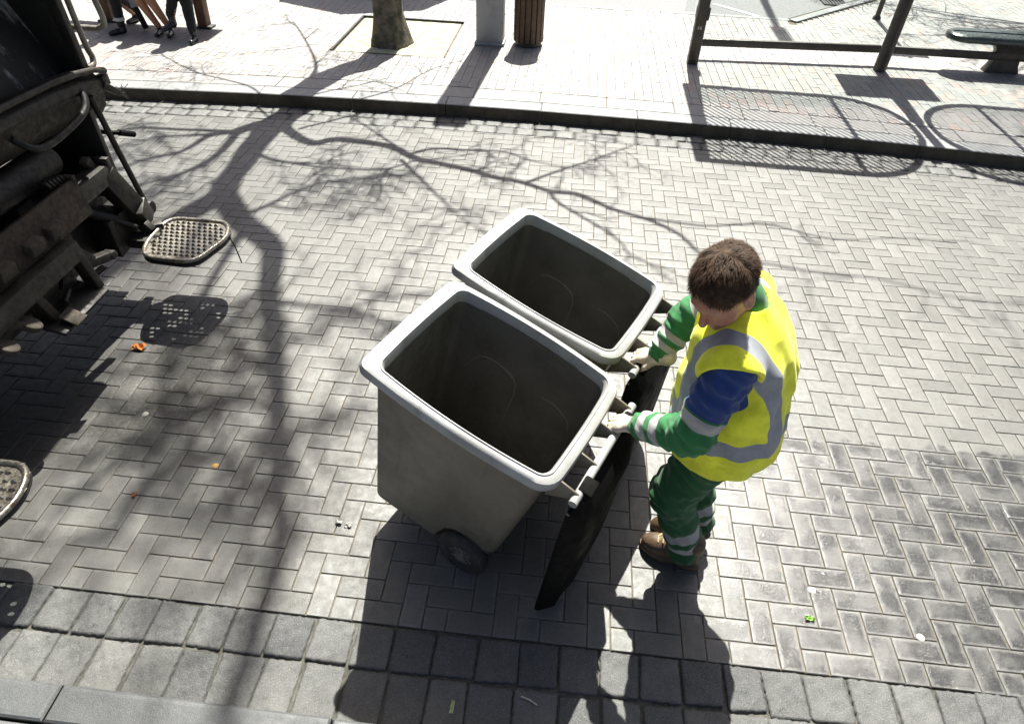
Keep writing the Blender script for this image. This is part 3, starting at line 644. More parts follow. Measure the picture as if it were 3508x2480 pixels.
def make_bin(label):
    t = thing('wheelie_bin', label, 'wheelie bin', (0, 0, 0), GB)
    def section(w_, ins=0.):
        s = (w_-.07)/(.96-.07); return .09+(.03-.09)*s+ins, .705+(.765-.705)*s-ins, .228+(.285-.228)*s-ins
    rings = []
    for w_ in (.07, .10, .2, .35, .5, .65, .8, .955):
        a0, a1, hv = section(w_); rings.append(rring(a0, a1, hv, .05, w_, .012*(w_/.96)))
    arch = []
    for x, y, w_ in rings[0]:
        d_ = abs(x-.205); arch.append((x, y, max(w_, .10+math.sqrt(max(0, .148**2-d_*d_))) if d_ < .148 and abs(y) > .15 else w_))
    rings[0] = arch
    for i in (1, 2):
        rings[i] = [(x, y, max(w_, rings[0][j][2]+.012*i)) for j, (x, y, w_) in enumerate(rings[i])]
    outer = rings
    inner = []
    for w_ in (.955, .8, .6, .4, .2, .11):
        a0, a1, hv = section(w_, .012); inner.append(rring(a0, a1, hv, .045, w_, .012*(w_/.96)))
    V, F = loft(outer, True, False); MB().add([L3(v) for v in V], F).build('body', MT['plastic'], t)
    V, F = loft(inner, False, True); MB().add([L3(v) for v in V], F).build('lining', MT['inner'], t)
    rm = []
    for a, e, w_ in ((0, 0, .95), (-.012, 0, .945), (-.03, 0, .955), (-.032, 0, .975), (-.026, 0, .992), (-.012, 0, 1.0), (.013, 0, .999), (.02, 0, .988), (.02, 0, .95), (.006, 0, .945)):
        rm.append(rring(.03+a, (.79 if a < -.015 else (.775) if a < 0 else .768)-a, .287-a*.8, (.04, .085) if a < 0 else (.045, .055), w_, .017))
    V, F = loft(rm, closed=True); MB().add([L3(v) for v in V], F).build('rim', MT['rimplastic'], t)
    # thin lip line around the mouth
    li = [rring(.03+a, .768-a, .287-a, (.045, .055), w_, .017) for a, w_ in ((.006, .998), (.007, 1.004), (.011, 1.004), (.012, 0.998))]
    V, F = loft(li, closed=True); MB().add([L3(v) for v in V], F).build('mouth_lip', MT['rimplastic'], t)
    # embossed ribs on the inner walls
    def wall(u, w_): a0, a1, hv = section(w_, .012); return L3((u, -(hv+.012*w_*4*((u-a0)/(a1-a0))*(1-(u-a0)/(a1-a0))), w_))
    for pts in (((.66, .56), (.62, .66), (.58, .72), (.52, .735), (.45, .725), (.405, .70), (.385, .65), (.38, .55), (.38, .40)), ((.27, .70), (.22, .71), (.16, .695), (.115, .665), (.095, .60), (.09, .5))):
        k = len(catmull(pts, 5)); MB().tube([wall(u, w_) for u, w_ in catmull(pts, 5)], [.0042*min(1, .25+3*min(i, k-1-i)/k) for i in range(k)], 6).build('inner_rib', MT['plastic'], t)
    # handle: bar on four webs behind the mouth
    MB().tube([L3((-.072, -.27, .952)), L3((-.072, .27, .952))], .0165, 14).build('handle_bar', MT['rimplastic'], t)
    for v in (-.235, -.085, .085, .235):
        q = MB().prism([L3(p) for p in ((.02, v-.004, .985), (-.07, v-.004, .972), (-.09, v-.004, .955), (-.07, v-.004, .935), (.03, v-.004, .86))], (0, .008, 0)); q.build('handle_web', MT['plastic'], t, .002)
    # lid hangs open behind the bin from the handle bar
    hp = Vector((-.088, 0, .948)); dn = Vector((-.15, 0, -.988)).normalized(); ot = Vector((-.988, 0, .15)).normalized()
    def lp(a, v, h): p = hp+dn*a+ot*h; return L3((p.x, v, p.z))
    nl, nv = 12, 11; V = []; F = []
    for side in (0, 1):
        for i in range(nl+1):
            for j in range(nv+1):
                a = .02+.80*i/nl; v = -.31+.62*j/nv; e = min(i/nl, 1-i/nl, j/nv, 1-j/nv)
                cr = min(1., e*7); h = .012+.042*math.sin(cr*math.pi/2)+.014*(1 if 3 <= j <= nv-3 and 2 <= i <= nl-2 else 0)
                if side: h -= .012
                if i == nl: v *= .87
                elif i == nl-1: v *= .965
                elif i == 0: v *= .97
                V.append(lp(a, v, h-(.02 if e == 0 else 0)))
    q = (nl+1)*(nv+1)
    for sd in (0, 1): F += [(sd*q+i*(nv+1)+j, sd*q+i*(nv+1)+j+1, sd*q+(i+1)*(nv+1)+j+1, sd*q+(i+1)*(nv+1)+j) for i in range(nl) for j in range(nv)]
    rg = [j for j in range(nv)]+[i*(nv+1)+nv for i in range(nl)]+[nl*(nv+1)+j for j in range(nv, 0, -1)]+[i*(nv+1) for i in range(nl, 0, -1)]
    F += [(rg[k], rg[(k+1) % len(rg)], q+rg[(k+1) % len(rg)], q+rg[k]) for k in range(len(rg))]
    lid = MB().add(V, F).build('lid', MT['lidblack'], t)
    for v in (-.18, .18):
        MB().box(lp(.0, v, .0), (.055, .075, .05)).build('hinge', MT['lidblack'], lid, .008)
    MB().tube([L3((.205, -.25, .105)), L3((.205, .25, .105))], .011, 10).build('axle', MT['iron'], t)
    for s in (-1, 1):
        c = L3((.205, s*.228, .105)); ax = (0, s, 0)
        wh = MB().lathe([(.06, -.028), (.095, -.032), (.115, -.026), (.123, -.013), (.125, 0), (.123, .013), (.115, .026), (.095, .032), (.06, .028)], c, ax, 30, False).build('wheel', MT['rubber'], t)
        MB().lathe([(.012, .034), (.026, .034), (.03, .018), (.056, .012), (.07, .027), (.096, .031), (.098, .018), (.074, -.0), (.03, -.02), (.012, -.02)], c, ax, 30).build('rim', MT['hub'], wh)
        q = MB()
        for k in range(8):
            an = 2*math.pi*k/8; q.box((c[0]+.048*math.cos(an), c[1]+s*.018, c[2]+.048*math.sin(an)), (.042, .012, .008), Matrix.Rotation(-an, 3, 'Y'))
        q.build('spokes', MT['hub'], wh)
    return t
def copy_tree(o, parent=None):
    c = o.copy(); COL.objects.link(c)
    if parent: c.parent = parent
    for ch in o.children: copy_tree(ch, c)
    return c
F1 = bin_frame(-1.1, -.2136, 2.7244, .2537); F2 = bin_frame(-.8599, .4363, 2.716, .2286)
bin1 = make_bin('grey wheelie bin nearer the gutter, its open black lid swinging by the worker\'s boot'); bin2 = copy_tree(bin1)
bin1.matrix_world = F1; bin2.matrix_world = F2
bin2['label'] = 'grey wheelie bin on the kerb side, its empty mouth level with the worker\'s right hand'
def bw(F, p): return F @ Vector(L3(p))

# ------------------------------------------------------------------ implicit-surface body building
f32 = np.float32
def cap(P, a, b, ra, rb):
    a = np.asarray(a, f32); b = np.asarray(b, f32); d_ = b-a; t_ = np.clip(((P-a)@d_)/(d_@d_+1e-12), 0, 1)
    return np.linalg.norm(P-a-t_[:, None]*d_, axis=1)-(ra+(rb-ra)*t_), t_
def ell(P, c, r_, Rm=None):
    q = P-np.asarray(c, f32)
    if Rm is not None: q = q@np.asarray(Rm, f32)
    r_ = np.asarray(r_, f32); k0 = np.linalg.norm(q/r_, axis=1); k1 = np.linalg.norm(q/(r_*r_), axis=1)
    return k0*(k0-1)/(k1+1e-9)
def smin(a, b, k):
    h = np.clip(.5+.5*(b-a)/k, 0, 1); return b+(a-b)*h-k*h*(1-h)
def smax(a, b, k): return -smin(-a, -b, k)
def wrinkle(P, s, amp, seed=0, st=(1, 1, 1)):
    x, y, z = (P[:, 0]*s*st[0], P[:, 1]*s*st[1], P[:, 2]*s*st[2])
    w1 = np.sin(x*.9+seed)+np.sin(z*.8+seed*2); return amp*(np.sin(x+2.1*z+w1+seed)+np.sin(1.7*y-1.3*z+1.4*w1+2*seed)+.6*np.sin(2.9*x+1.1*y+2.3*z+seed*3+w1))/2.2
def axis_vals(lo, hi, parts):
    """parts = [(a, b, step)] fine ranges; base step given last as (None, None, step)"""
    base = parts[-1][2]; out = [lo]
    while out[-1] < hi:
        x = out[-1]; st = base
        for a, b, s in parts[:-1]:
            if a <= x < b: st = min(st, s)
        out.append(x+st)
    return np.array(out, f32)
def grid_mesh(fun, xs, ys, zs):
    X, Y, Z = np.meshgrid(xs, ys, zs, indexing='ij'); P = np.stack([X.ravel(), Y.ravel(), Z.ravel()], 1).astype(f32); Fv = np.empty(len(P), f32)
    for k in range(0, len(P), 400000): Fv[k:k+400000] = fun(P[k:k+400000])
    G = Fv.reshape(X.shape); S = G < 0; n = np.zeros(tuple(s-1 for s in S.shape), int)
    for a in (0, 1):
        for b in (0, 1):
            for c in (0, 1): n += S[a:S.shape[0]-1+a, b:S.shape[1]-1+b, c:S.shape[2]-1+c]
    act = (n > 0) & (n < 8); idx = -np.ones(act.shape, int); idx[act] = np.arange(act.sum()); ai = np.argwhere(act)
    acc = np.zeros((len(ai), 3)); cnt = np.zeros(len(ai)); AX = (xs, ys, zs)
    def coords(c): return np.stack([xs[c[:, 0]], ys[c[:, 1]], zs[c[:, 2]]], 1)
    for ax in range(3):
        e = np.zeros(3, int); e[ax] = 1; o1, o2 = [k for k in range(3) if k != ax]
        for a in (0, 1):
            for b in (0, 1):
                off = np.zeros(3, int); off[o1] = a; off[o2] = b; c0 = ai+off; c1 = c0+e
                f0 = G[c0[:, 0], c0[:, 1], c0[:, 2]]; f1 = G[c1[:, 0], c1[:, 1], c1[:, 2]]; mk = (f0 < 0) != (f1 < 0)
                t_ = f0[mk]/(f0[mk]-f1[mk]); p0 = coords(c0[mk]); p1_ = coords(c1[mk]); acc[mk] += p0+(p1_-p0)*t_[:, None]; cnt[mk] += 1
    V = acc/cnt[:, None]; F = []
    for ax in range(3):
        o1, o2 = [k for k in range(3) if k != ax]
        sl0 = [slice(1, -1)]*3; sl1 = [slice(1, -1)]*3; sl0[ax] = slice(0, -1); sl1[ax] = slice(1, None)
        A = S[tuple(sl0)]; B = S[tuple(sl1)]; ch = np.argwhere(A != B); ins = A[A != B]
        off = np.ones(3, int); off[ax] = 0; c = ch+off; e1 = np.zeros(3, int); e1[o1] = 1; e2 = np.zeros(3, int); e2[o2] = 1
        q = [idx[tuple((c-e1-e2).T)], idx[tuple((c-e2).T)], idx[tuple(c.T)], idx[tuple((c-e1).T)]]
        Q = np.stack(q, 1); flip = ins if ax != 1 else ~ins
        Q[~flip] = Q[~flip][:, ::-1]; F.append(Q)
    F = np.concatenate(F); F = F[(F >= 0).all(1)]
    return V, F
def sdf_obj(name, fun, xs, ys, zs, mat, parent=None, attrs=None):
    V, F = grid_mesh(fun, xs, ys, zs)
    A = {k: g_(V.astype(f32)) for k, g_ in (attrs or {}).items()}
    return mesh_obj(name, V, F, mat, parent, True, A)
def rng_ax(lo, hi, s): return np.arange(lo, hi+s, s).astype(f32)

# ------------------------------------------------------------------ the worker
Fd = np.array((-.95, .31, 0)); Ld = np.array((-.31, -.95, 0)); UP = np.array((0, 0, 1.))
hb1 = np.array(bw(F1, (-.072, -.13, .952))); hb2 = np.array(bw(F2, (-.072, .165, .952)))
bar1 = np.array((F1.to_3x3() @ Vector((0, 1, 0)))); bar2 = np.array((F2.to_3x3() @ Vector((0, 1, 0))))
out1 = np.array((F1.to_3x3() @ Vector((-1, 0, 0)))); out1[2] = 0; out1 /= np.linalg.norm(out1); out2 = np.array((F2.to_3x3() @ Vector((-1, 0, 0)))); out2[2] = 0; out2 /= np.linalg.norm(out2)
wrL = hb1+out1*.06+UP*.055; wrR = hb2+out2*.06+UP*.055
shL = np.array((-.405, -.40, 1.355)); shR = np.array((-.245, .125, 1.285)); elL = np.array((-.475, -.455, 1.09)); elR = np.array((-.43, .17, 1.10))
hipL = np.array((-.28, -.265, .90)); knL = np.array((-.41, -.25, .52)); anL = np.array((-.275, -.245, .11))
hipR = np.array((-.225, -.09, .90)); knR = np.array((-.30, -.10, .50)); anR = np.array((-.215, -.115, .14))
zt = np.array((.80, .86, .95, 1.05, 1.2, 1.32, 1.40, 1.455, 1.50, 1.56)); ta = np.array((.178, .186, .19, .185, .176, .155, .125, .088, .066, .05)); tb = np.array((.232, .242, .245, .238, .236, .228, .185, .125, .075, .055))
tcx = np.array((-.285, -.285, -.287, -.292, -.302, -.322, -.34, -.36, -.375, -.39)); tcy = np.array((-.185, -.185, -.187, -.189, -.188, -.185, -.187, -.192, -.20, -.21))
def torso(P, grow=0.):
    z = P[:, 2]; a = np.interp(z, zt, ta)+grow; b = np.interp(z, zt, tb)+grow; q = np.stack([P[:, 0]-np.interp(z, zt, tcx), P[:, 1]-np.interp(z, zt, tcy)], 1)
    f_ = q@Fd[:2]; l_ = q@Ld[:2]; k = (np.abs(f_/a)**2.3+np.abs(l_/b)**2.3)**(1/2.3)
    return ((k-1)*np.minimum(a, b)*.9).astype(f32), f_, l_
# head frame: looking down towards the bins
hf = np.array((-.60, -.56, -.56)); hf /= np.linalg.norm(hf); hl = np.cross((0, 0, 1), hf); hl /= np.linalg.norm(hl); hl = hl+np.array((0, 0, .10)); hl /= np.linalg.norm(hl); hu = np.cross(hf, hl)
HR = np.stack([hf, hl, hu], 1)/1.06; HC = np.array((-.465, -.285, 1.563))
def H(p): return HC+(HR*1.06**2)@np.asarray(p)
def head(P):
    q = ((P-HC.astype(f32))@HR.astype(f32))
    d_ = ell(q, (-.012, 0, .035), (.098, .077, .085)); d_ = smin(d_, ell(q, (.022, 0, -.035), (.068, .061, .082)), .03)
    d_ = smin(d_, cap(q, (.06, 0, -.092), (.064, 0, -.098), .022, .02)[0], .03)
    d_ = smin(d_, cap(q, (.078, -.036, .022), (.078, .036, .022), .011, .011)[0], .018)
    qa = q.copy(); qa[:, 1] = np.abs(qa[:, 1])
    d_ = smax(d_, -(np.linalg.norm(qa-np.array((.099, .031, .0), f32), axis=1)-.0145), .012)
    d_ = np.minimum(d_, np.linalg.norm(qa-np.array((.073, .031, -.001), f32), axis=1)-.0125)
    d_ = smin(d_, cap(qa, (.062, .04, -.02), (.05, .045, -.035), .014, .016)[0], .03)
    d_ = smin(d_, cap(q, (.084, 0, .008), (.107, 0, -.031), .008, .0125)[0], .012)
    d_ = smin(d_, cap(qa, (.092, .006, -.036), (.09, .013, -.037), .007, .007)[0], .008)
    d_ = smin(d_, cap(q, (.086, -.017, -.058), (.086, .017, -.058), .0065, .0065)[0], .006); d_ = smin(d_, cap(q, (.084, -.015, -.068), (.084, .015, -.068), .0075, .0075)[0], .006)
    e_ = ell(qa, (-.012, .081, -.008), (.022, .009, .033)); e_ = smax(e_, -ell(qa, (-.006, .09, -.006), (.012, .008, .02)), .006); d_ = smin(d_, e_, .008)
    return d_
def lipz(V):
    q = (V-HC)@HR; return -(np.abs(q[:, 2]+.063)/.009+np.abs(q[:, 1])/.022-1)*.006+np.where(q[:, 0] > .07, 0, -1)
def bodyf(P):
    d_ = head(P); d_ = smin(d_, cap(P, H((-.03, 0, -.05)), (-.36, -.195, 1.42), .056, .062)[0], .03)
    d_ = smin(d_, np.maximum(torso(P, -.035)[0]+np.maximum(P[:, 2]-1.46, 0)*3, .84-P[:, 2]), .03)
    for s, e, w_, in ((shL, elL, wrL), (shR, elR, wrR)):
        d_ = smin(d_, cap(P, s, e, .045, .036)[0], .03); d_ = smin(d_, cap(P, e, w_, .036, .026)[0], .02); 
    for h_, k_, a_ in ((hipL, knL, anL), (hipR, knR, anR)):
        d_ = smin(d_, cap(P, h_, k_, .08, .052)[0], .03); d_ = smin(d_, cap(P, k_, a_, .05, .036)[0], .02)
    return d_
xs = axis_vals(-.80, .08, [(-.62, -.33, .0042), (None, None, .011)]); ys = axis_vals(-.62, .30, [(-.43, -.14, .0042), (None, None, .011)]); zs = axis_vals(.04, 1.75, [(1.43, 1.75, .0042), (None, None, .013)])
worker = sdf_obj('person', bodyf, xs, ys, zs, MT['skin'], None, {'lip': lipz})
tag(worker, 'refuse worker in yellow hi-vis vest and green overalls gripping the handles of both bins', 'person')
# hair cap and strands
def hairf(P):
    q = (P-HC.astype(f32))@HR.astype(f32)
    d_ = ell(q, (-.016, 0, .04), (.108, .084, .093)); d_ = d_-.004*np.sin(q[:, 0]*95+q[:, 1]*40)*np.sin(q[:, 1]*80+q[:, 2]*50)
    n1 = np.array((-.80, 0, .60)); d_ = smax(d_, -((q-np.array((.064, 0, .057), f32))@n1.astype(f32)), .012)
    d_ = smax(d_, -(q[:, 2]+.062+.2*np.maximum(q[:, 0]+.02, 0)), .012)
    ea = q.copy(); ea[:, 1] = np.abs(ea[:, 1]); d_ = smax(d_, -ell(ea, (.004, .088, -.022), (.045, .035, .05)), .01)
    return d_
V, F = grid_mesh(hairf, rng_ax(-.66, -.26, .005), rng_ax(-.45, -.1, .005), rng_ax(1.44, 1.74, .005))
hair = mesh_obj('hair', V, F, MT['hair'], worker, True)
st = MB(); crown = H((-.055, .0, .13)); tri = rng.choice(len(F), 9500)
for fi in tri:
    p = V[F[fi]].mean(0)+rng.normal(0, .002, 3); ql = HR.T@(p-HC); nrm = ql-np.array((-.016, 0, .03)); nrm /= np.linalg.norm(nrm)
    flow = np.array((.75, .25*np.sign(ql[1]+.01)+.12, -.15))+rng.normal(0, .28, 3)
    if ql[0] < -.05: flow = np.array((-.35, .1, -.8))+rng.normal(0, .25, 3)
    flow -= nrm*(flow@nrm); flow /= np.linalg.norm(flow)+1e-9; L = rng.uniform(.018, .038); up = rng.uniform(.08, .36)
    q0 = p-HR@nrm*.004; q1 = p+HR@(flow*L*.5+nrm*L*up*.5); q2 = p+HR@(flow*L+nrm*L*up*.35)
    wv = np.cross(HR@flow, HR@nrm); wv /= np.linalg.norm(wv)+1e-9; hw = rng.uniform(.0004, .0011); n0 = len(st.V)
    st.V += [tuple(q0-wv*hw), tuple(q0+wv*hw), tuple(q1+wv*hw), tuple(q1-wv*hw), tuple(q2)]; st.F += [(n0, n0+1, n0+2, n0+3), (n0+3, n0+2, n0+4)]
mesh_obj('strands', st.V, st.F, MT['hair'], hair, True)

ARMS = ((shL, elL, wrL), (shR, elR, wrR))
def sleeve(P):
    best = None; sbest = None
    for s, e, w_ in ARMS:
        w2 = w_+(e-w_)*.10
        d1, t1 = cap(P, s, e, .082, .066); d2, t2 = cap(P, e, w2, .068, .05); d_ = smin(d1, d2, .03); sp = np.where(d1 < d2, t1, 1+t2)
        if best is None: best, sbest = d_, sp
        else: sbest = np.where(d_ < best, sp, sbest); best = np.minimum(best, d_)
    return best, sbest
def jackf(P):
    d_, f_, l_ = torso(P, -.014); s_, sp = sleeve(P)
    s_ = s_+wrinkle(P, 55, .0055, 1.)+.004*np.sin(sp*26)
    d_ = smin(d_, s_, .035); d_ = smin(d_, cap(P, (-.352, -.192, 1.42), (-.375, -.207, 1.482), .078, .069)[0], .02)
    d_ = np.maximum(d_, -cap(P, (-.40, -.225, 1.47), (-.43, -.25, 1.60), .050, .072)[0])
    return np.maximum(d_, .86-P[:, 2])
def j_blue(V):
    d_, sp = sleeve(V); t_, f_, l_ = torso(V, -.014); z = V[:, 2]
    return np.where(d_ < .012+t_*.2, (.60-sp)*.2, np.where((z > 1.15) & (np.abs(l_) > .15), .02, -.05)).astype(f32)
def j_sil(V):
    d_, sp = sleeve(V); t_, f_, l_ = torso(V, -.014)
    b = np.maximum.reduce([.085-np.abs(sp-.71), .075-np.abs(sp-1.52), .075-np.abs(sp-1.80)])*.3
    return np.where(d_ < .012+np.maximum(t_, 0)*.5, b, -.05).astype(f32)
sdf_obj('jacket', jackf, rng_ax(-.80, .0, .0062), rng_ax(-.60, .30, .0062), rng_ax(.85, 1.55, .0062), MT['jacket'], worker, {'blue': j_blue, 'silver': j_sil})
def vestf(P):
    d_, f_, l_ = torso(P, .008)
    for s in (shL, shR): d_ = smin(d_, cap(P, s+np.array((0, 0, -.005)), (-.355, -.19, 1.40), .099, .085)[0], .03)
    d_ = d_+wrinkle(P, 24, .009, 3., (1, 1, .5))+wrinkle(P, 60, .0022, 5., (1, 1, .7))*np.clip((1.42-P[:, 2])*3, .15, 1)-.012*np.exp(-((P[:, 2]-.95)/.12)**2)
    d_ = np.maximum(d_, .865-.02*np.sin(l_*7)-P[:, 2])
    for s, e, sg in ((shL, elL, 1), (shR, elR, -1)):
        o_ = Ld*sg
        h_ = ell(P, s+o_*(.10 if sg > 0 else .17)-Fd*(.03 if sg > 0 else -.04)+np.array((0, 0, -.10)), (.155, .13, .16)); h_ = np.maximum(h_, .212-(sg*l_))
        d_ = smax(d_, -h_, .012)
    nk = cap(P, (-.365, -.20, 1.47), (-.40, -.22, 1.62), .077, .10)[0]; nk = np.minimum(nk, cap(P, (-.37, -.2, 1.50)+Fd*.06, (-.31, -.19, 1.27)+Fd*.19, .06, .02)[0])
    d_ = smax(d_, -nk, .01)
    return smax(d_, -torso(P, -.03)[0]-np.where(P[:, 2] > 1.1, 1, 0), .01)
def v_sil(V):
    t_, f_, l_ = torso(V, .008); z = V[:, 2]
    br = np.where(z > 1.02, .034-np.abs(np.abs(l_)-(.16+.032*np.clip((z-1.15)*4, 0, 1))), -.05); wb = .033-np.abs(z-1.035+.02*np.sin(l_*6))
    return np.maximum(br, wb).astype(f32)
sdf_obj('vest', vestf, rng_ax(-.56, -.02, .006), rng_ax(-.52, .14, .006), rng_ax(.83, 1.52, .006), MT['vest'], worker, {'silver': v_sil})
def legs(P):
    best = None; sb_ = None
    for h_, k_, a_ in ((hipL, knL, anL), (hipR, knR, anR)):
        a2 = a_+(k_-a_)*.02
        d1, t1 = cap(P, h_, k_, .115, .088); d2, t2 = cap(P, k_, a2, .086, .074); d_ = smin(d1, d2, .04); sp = np.where(d1 < d2, t1, 1+t2)
        if best is None: best, sb_ = d_, sp
        else: sb_ = np.where(d_ < best, sp, sb_); best = smin(best, d_, .03)
    return best, sb_
def trf(P):
    d_, sp = legs(P); d_ = smin(d_, ell(P, (-.262, -.18, .92), (.155, .19, .13)), .05)
    d_ = d_+wrinkle(P, 42, .0075, 2., (1, 1, .9))+.006*np.sin(sp*21)*np.clip(sp-.6, 0, 1)
    return np.maximum(d_, P[:, 2]-.96)
def t_sil(V):
    d_, sp = legs(V); return (np.maximum(.07-np.abs(sp-1.60), .07-np.abs(sp-1.82))*.35).astype(f32)
sdf_obj('trousers', trf, rng_ax(-.56, .06, .0068), rng_ax(-.42, .14, .0068), rng_ax(.03, .98, .0068), MT['trouser'], worker, {'silver': t_sil})
def boot(an, toe_dir, heel_z, pitch_=0.):
    an = np.array(an); td = np.array(toe_dir, float); td /= np.linalg.norm(td); up = np.array((0, 0, 1.)); fwd = td*math.cos(pitch_)-up*math.sin(pitch_); un = td*math.sin(pitch_)+up*math.cos(pitch_); sd = np.cross(un, fwd)
    base = np.array((an[0], an[1], an[2]-.095))
    Bm = np.stack([fwd, sd, un], 1)
    def f(P):
        q = (P-base.astype(f32))@Bm.astype(f32)
        d_ = cap(q, (-.03, 0, .10), (-.025, 0, .16), .052, .056)[0]
        d_ = smin(d_, ell(q, (.0, 0, .05), (.085, .045, .055)), .03); d_ = smin(d_, ell(q, (.11, .004, .04), (.085, .05, .045)), .035); d_ = smin(d_, cap(q, (.03, 0, .09), (.12, 0, .055), .036, .03)[0], .03)
        sole = np.maximum(np.minimum(ell(q, (.1, .004, .01), (.1, .055, .2)), ell(q, (-.02, 0, .01), (.07, .042, .2))), np.abs(q[:, 2]-.008)-.012)
        d_ = np.maximum(d_, .012-q[:, 2]); return np.minimum(d_, sole)
    o = sdf_obj('boot', f, rng_ax(base[0]-.24, base[0]+.2, .005), rng_ax(base[1]-.2, base[1]+.2, .005), rng_ax(base[2]-.1, base[2]+.22, .005), MT['boot'], worker)
    lc = MB()
    def Q(a, b, c): return tuple(base+Bm@np.array((a, b, c)))
    for k in range(4): lc.tube([Q(.05+.022*k, -.026, .121-.011*k), Q(.06+.022*k, 0, .132-.012*k), Q(.05+.022*k, .026, .121-.011*k)], .004, 5)
    lc.tube([Q(.05, 0, .135), Q(.065, .03, .13), Q(.08, .037, .108)], .0035, 5); lc.tube([Q(.05, 0, .135), Q(.07, -.03, .13), Q(.085, -.038, .108)], .0035, 5)
    lc.build('laces', MT['lace'], o)
boot(anL, (-.92, .40, 0), 0); boot(anR, (-.92, .32, 0), 0, .42)
def glove(c, b, o_, side):
    """hand closed over the bar: palm on top, four fingers curled round the far side, thumb underneath"""
    c, b, o_ = np.array(c), np.array(b), np.array(o_); z = UP; Q = lambda k, x, h: c+b*k+o_*x+z*h
    wr = Q(0, .062, .052); parts = [(wr+o_*.04+z*.018, wr, .037, .031), (wr, Q(-.022, .0, .032), .028, .018), (wr, Q(.022, .0, .032), .028, .018), (Q(-.03, .004, .031), Q(.03, .004, .031), .015, .015)]
    fin = []
    for k, ln in ((-.034, .9), (-.0115, 1.03), (.0115, 1.), (.033, .82)):
        K = Q(k, -.004, .031); M1 = Q(k*1.03, -.032*ln, .013); M2 = Q(k*1.02, -.026*ln, -.014); T = Q(k, -.006, -.027*ln); fin.append([(K, M1, .0118, .0108), (M1, M2, .0106, .0098), (M2, T, .0098, .0085)])
    s = side; thumb = [(wr-z*.006+b*s*.014, Q(s*.044, .03, .012), .016, .0135), (Q(s*.044, .03, .012), Q(s*.04, .017, -.016), .0125, .0115), (Q(s*.04, .017, -.016), Q(s*.026, -.002, -.029), .0112, .0092)]
    def f(P):
        d_ = None
        for a, e, ra, rb in parts: q = cap(P, a, e, ra, rb)[0]; d_ = q if d_ is None else smin(d_, q, .014)
        for ch in fin:
            g_ = None
            for a, e, ra, rb in ch: q = cap(P, a, e, ra, rb)[0]; g_ = q if g_ is None else smin(g_, q, .003)
            d_ = smin(d_, g_, .004)
        g_ = None
        for a, e, ra, rb in thumb: q = cap(P, a, e, ra, rb)[0]; g_ = q if g_ is None else smin(g_, q, .004)
        return smin(d_, g_, .008)
    sdf_obj('glove', f, rng_ax(c[0]-.1, c[0]+.17, .003), rng_ax(c[1]-.14, c[1]+.14, .003), rng_ax(c[2]-.055, c[2]+.13, .003), MT['glove'], worker)
glove(hb1, bar1, out1, -1); glove(hb2, bar2, out2, 1)

# ------------------------------------------------------------------ the bench and three people sitting on it
b_ = thing('bench', 'long brown timber bench with three people seated on it beyond the truck', 'bench', (-6.3, 6.62, KZ))
for x in (-6.92, -5.68):
    MB().bar((x, 6.62, KZ+.01), (x, 6.66, KZ+.42), .12, .13, (0, 1, 0)).build('leg', MT['timber'], b_, .008)
    MB().box((x, 6.60, KZ+.012), (.24, .16, .02)).build('foot_plate', MT['iron'], b_, .004)
for k in range(4): MB().box((-6.38, 6.42+k*.115, KZ+.44), (1.98, .1, .045)).build('seat_board', MT['timber'], b_, .006)
for x in (-6.92, -5.68): MB().bar((x, 6.78, KZ+.42), (x, 6.88, KZ+.86), .08, .05, (0, 1, 0)).build('back_support', MT['timber'], b_, .006)
for k in range(2): MB().box((-6.38, 6.83+k*.03, KZ+.62+k*.16), (1.98, .03, .1)).build('back_board', MT['timber'], b_, .005)
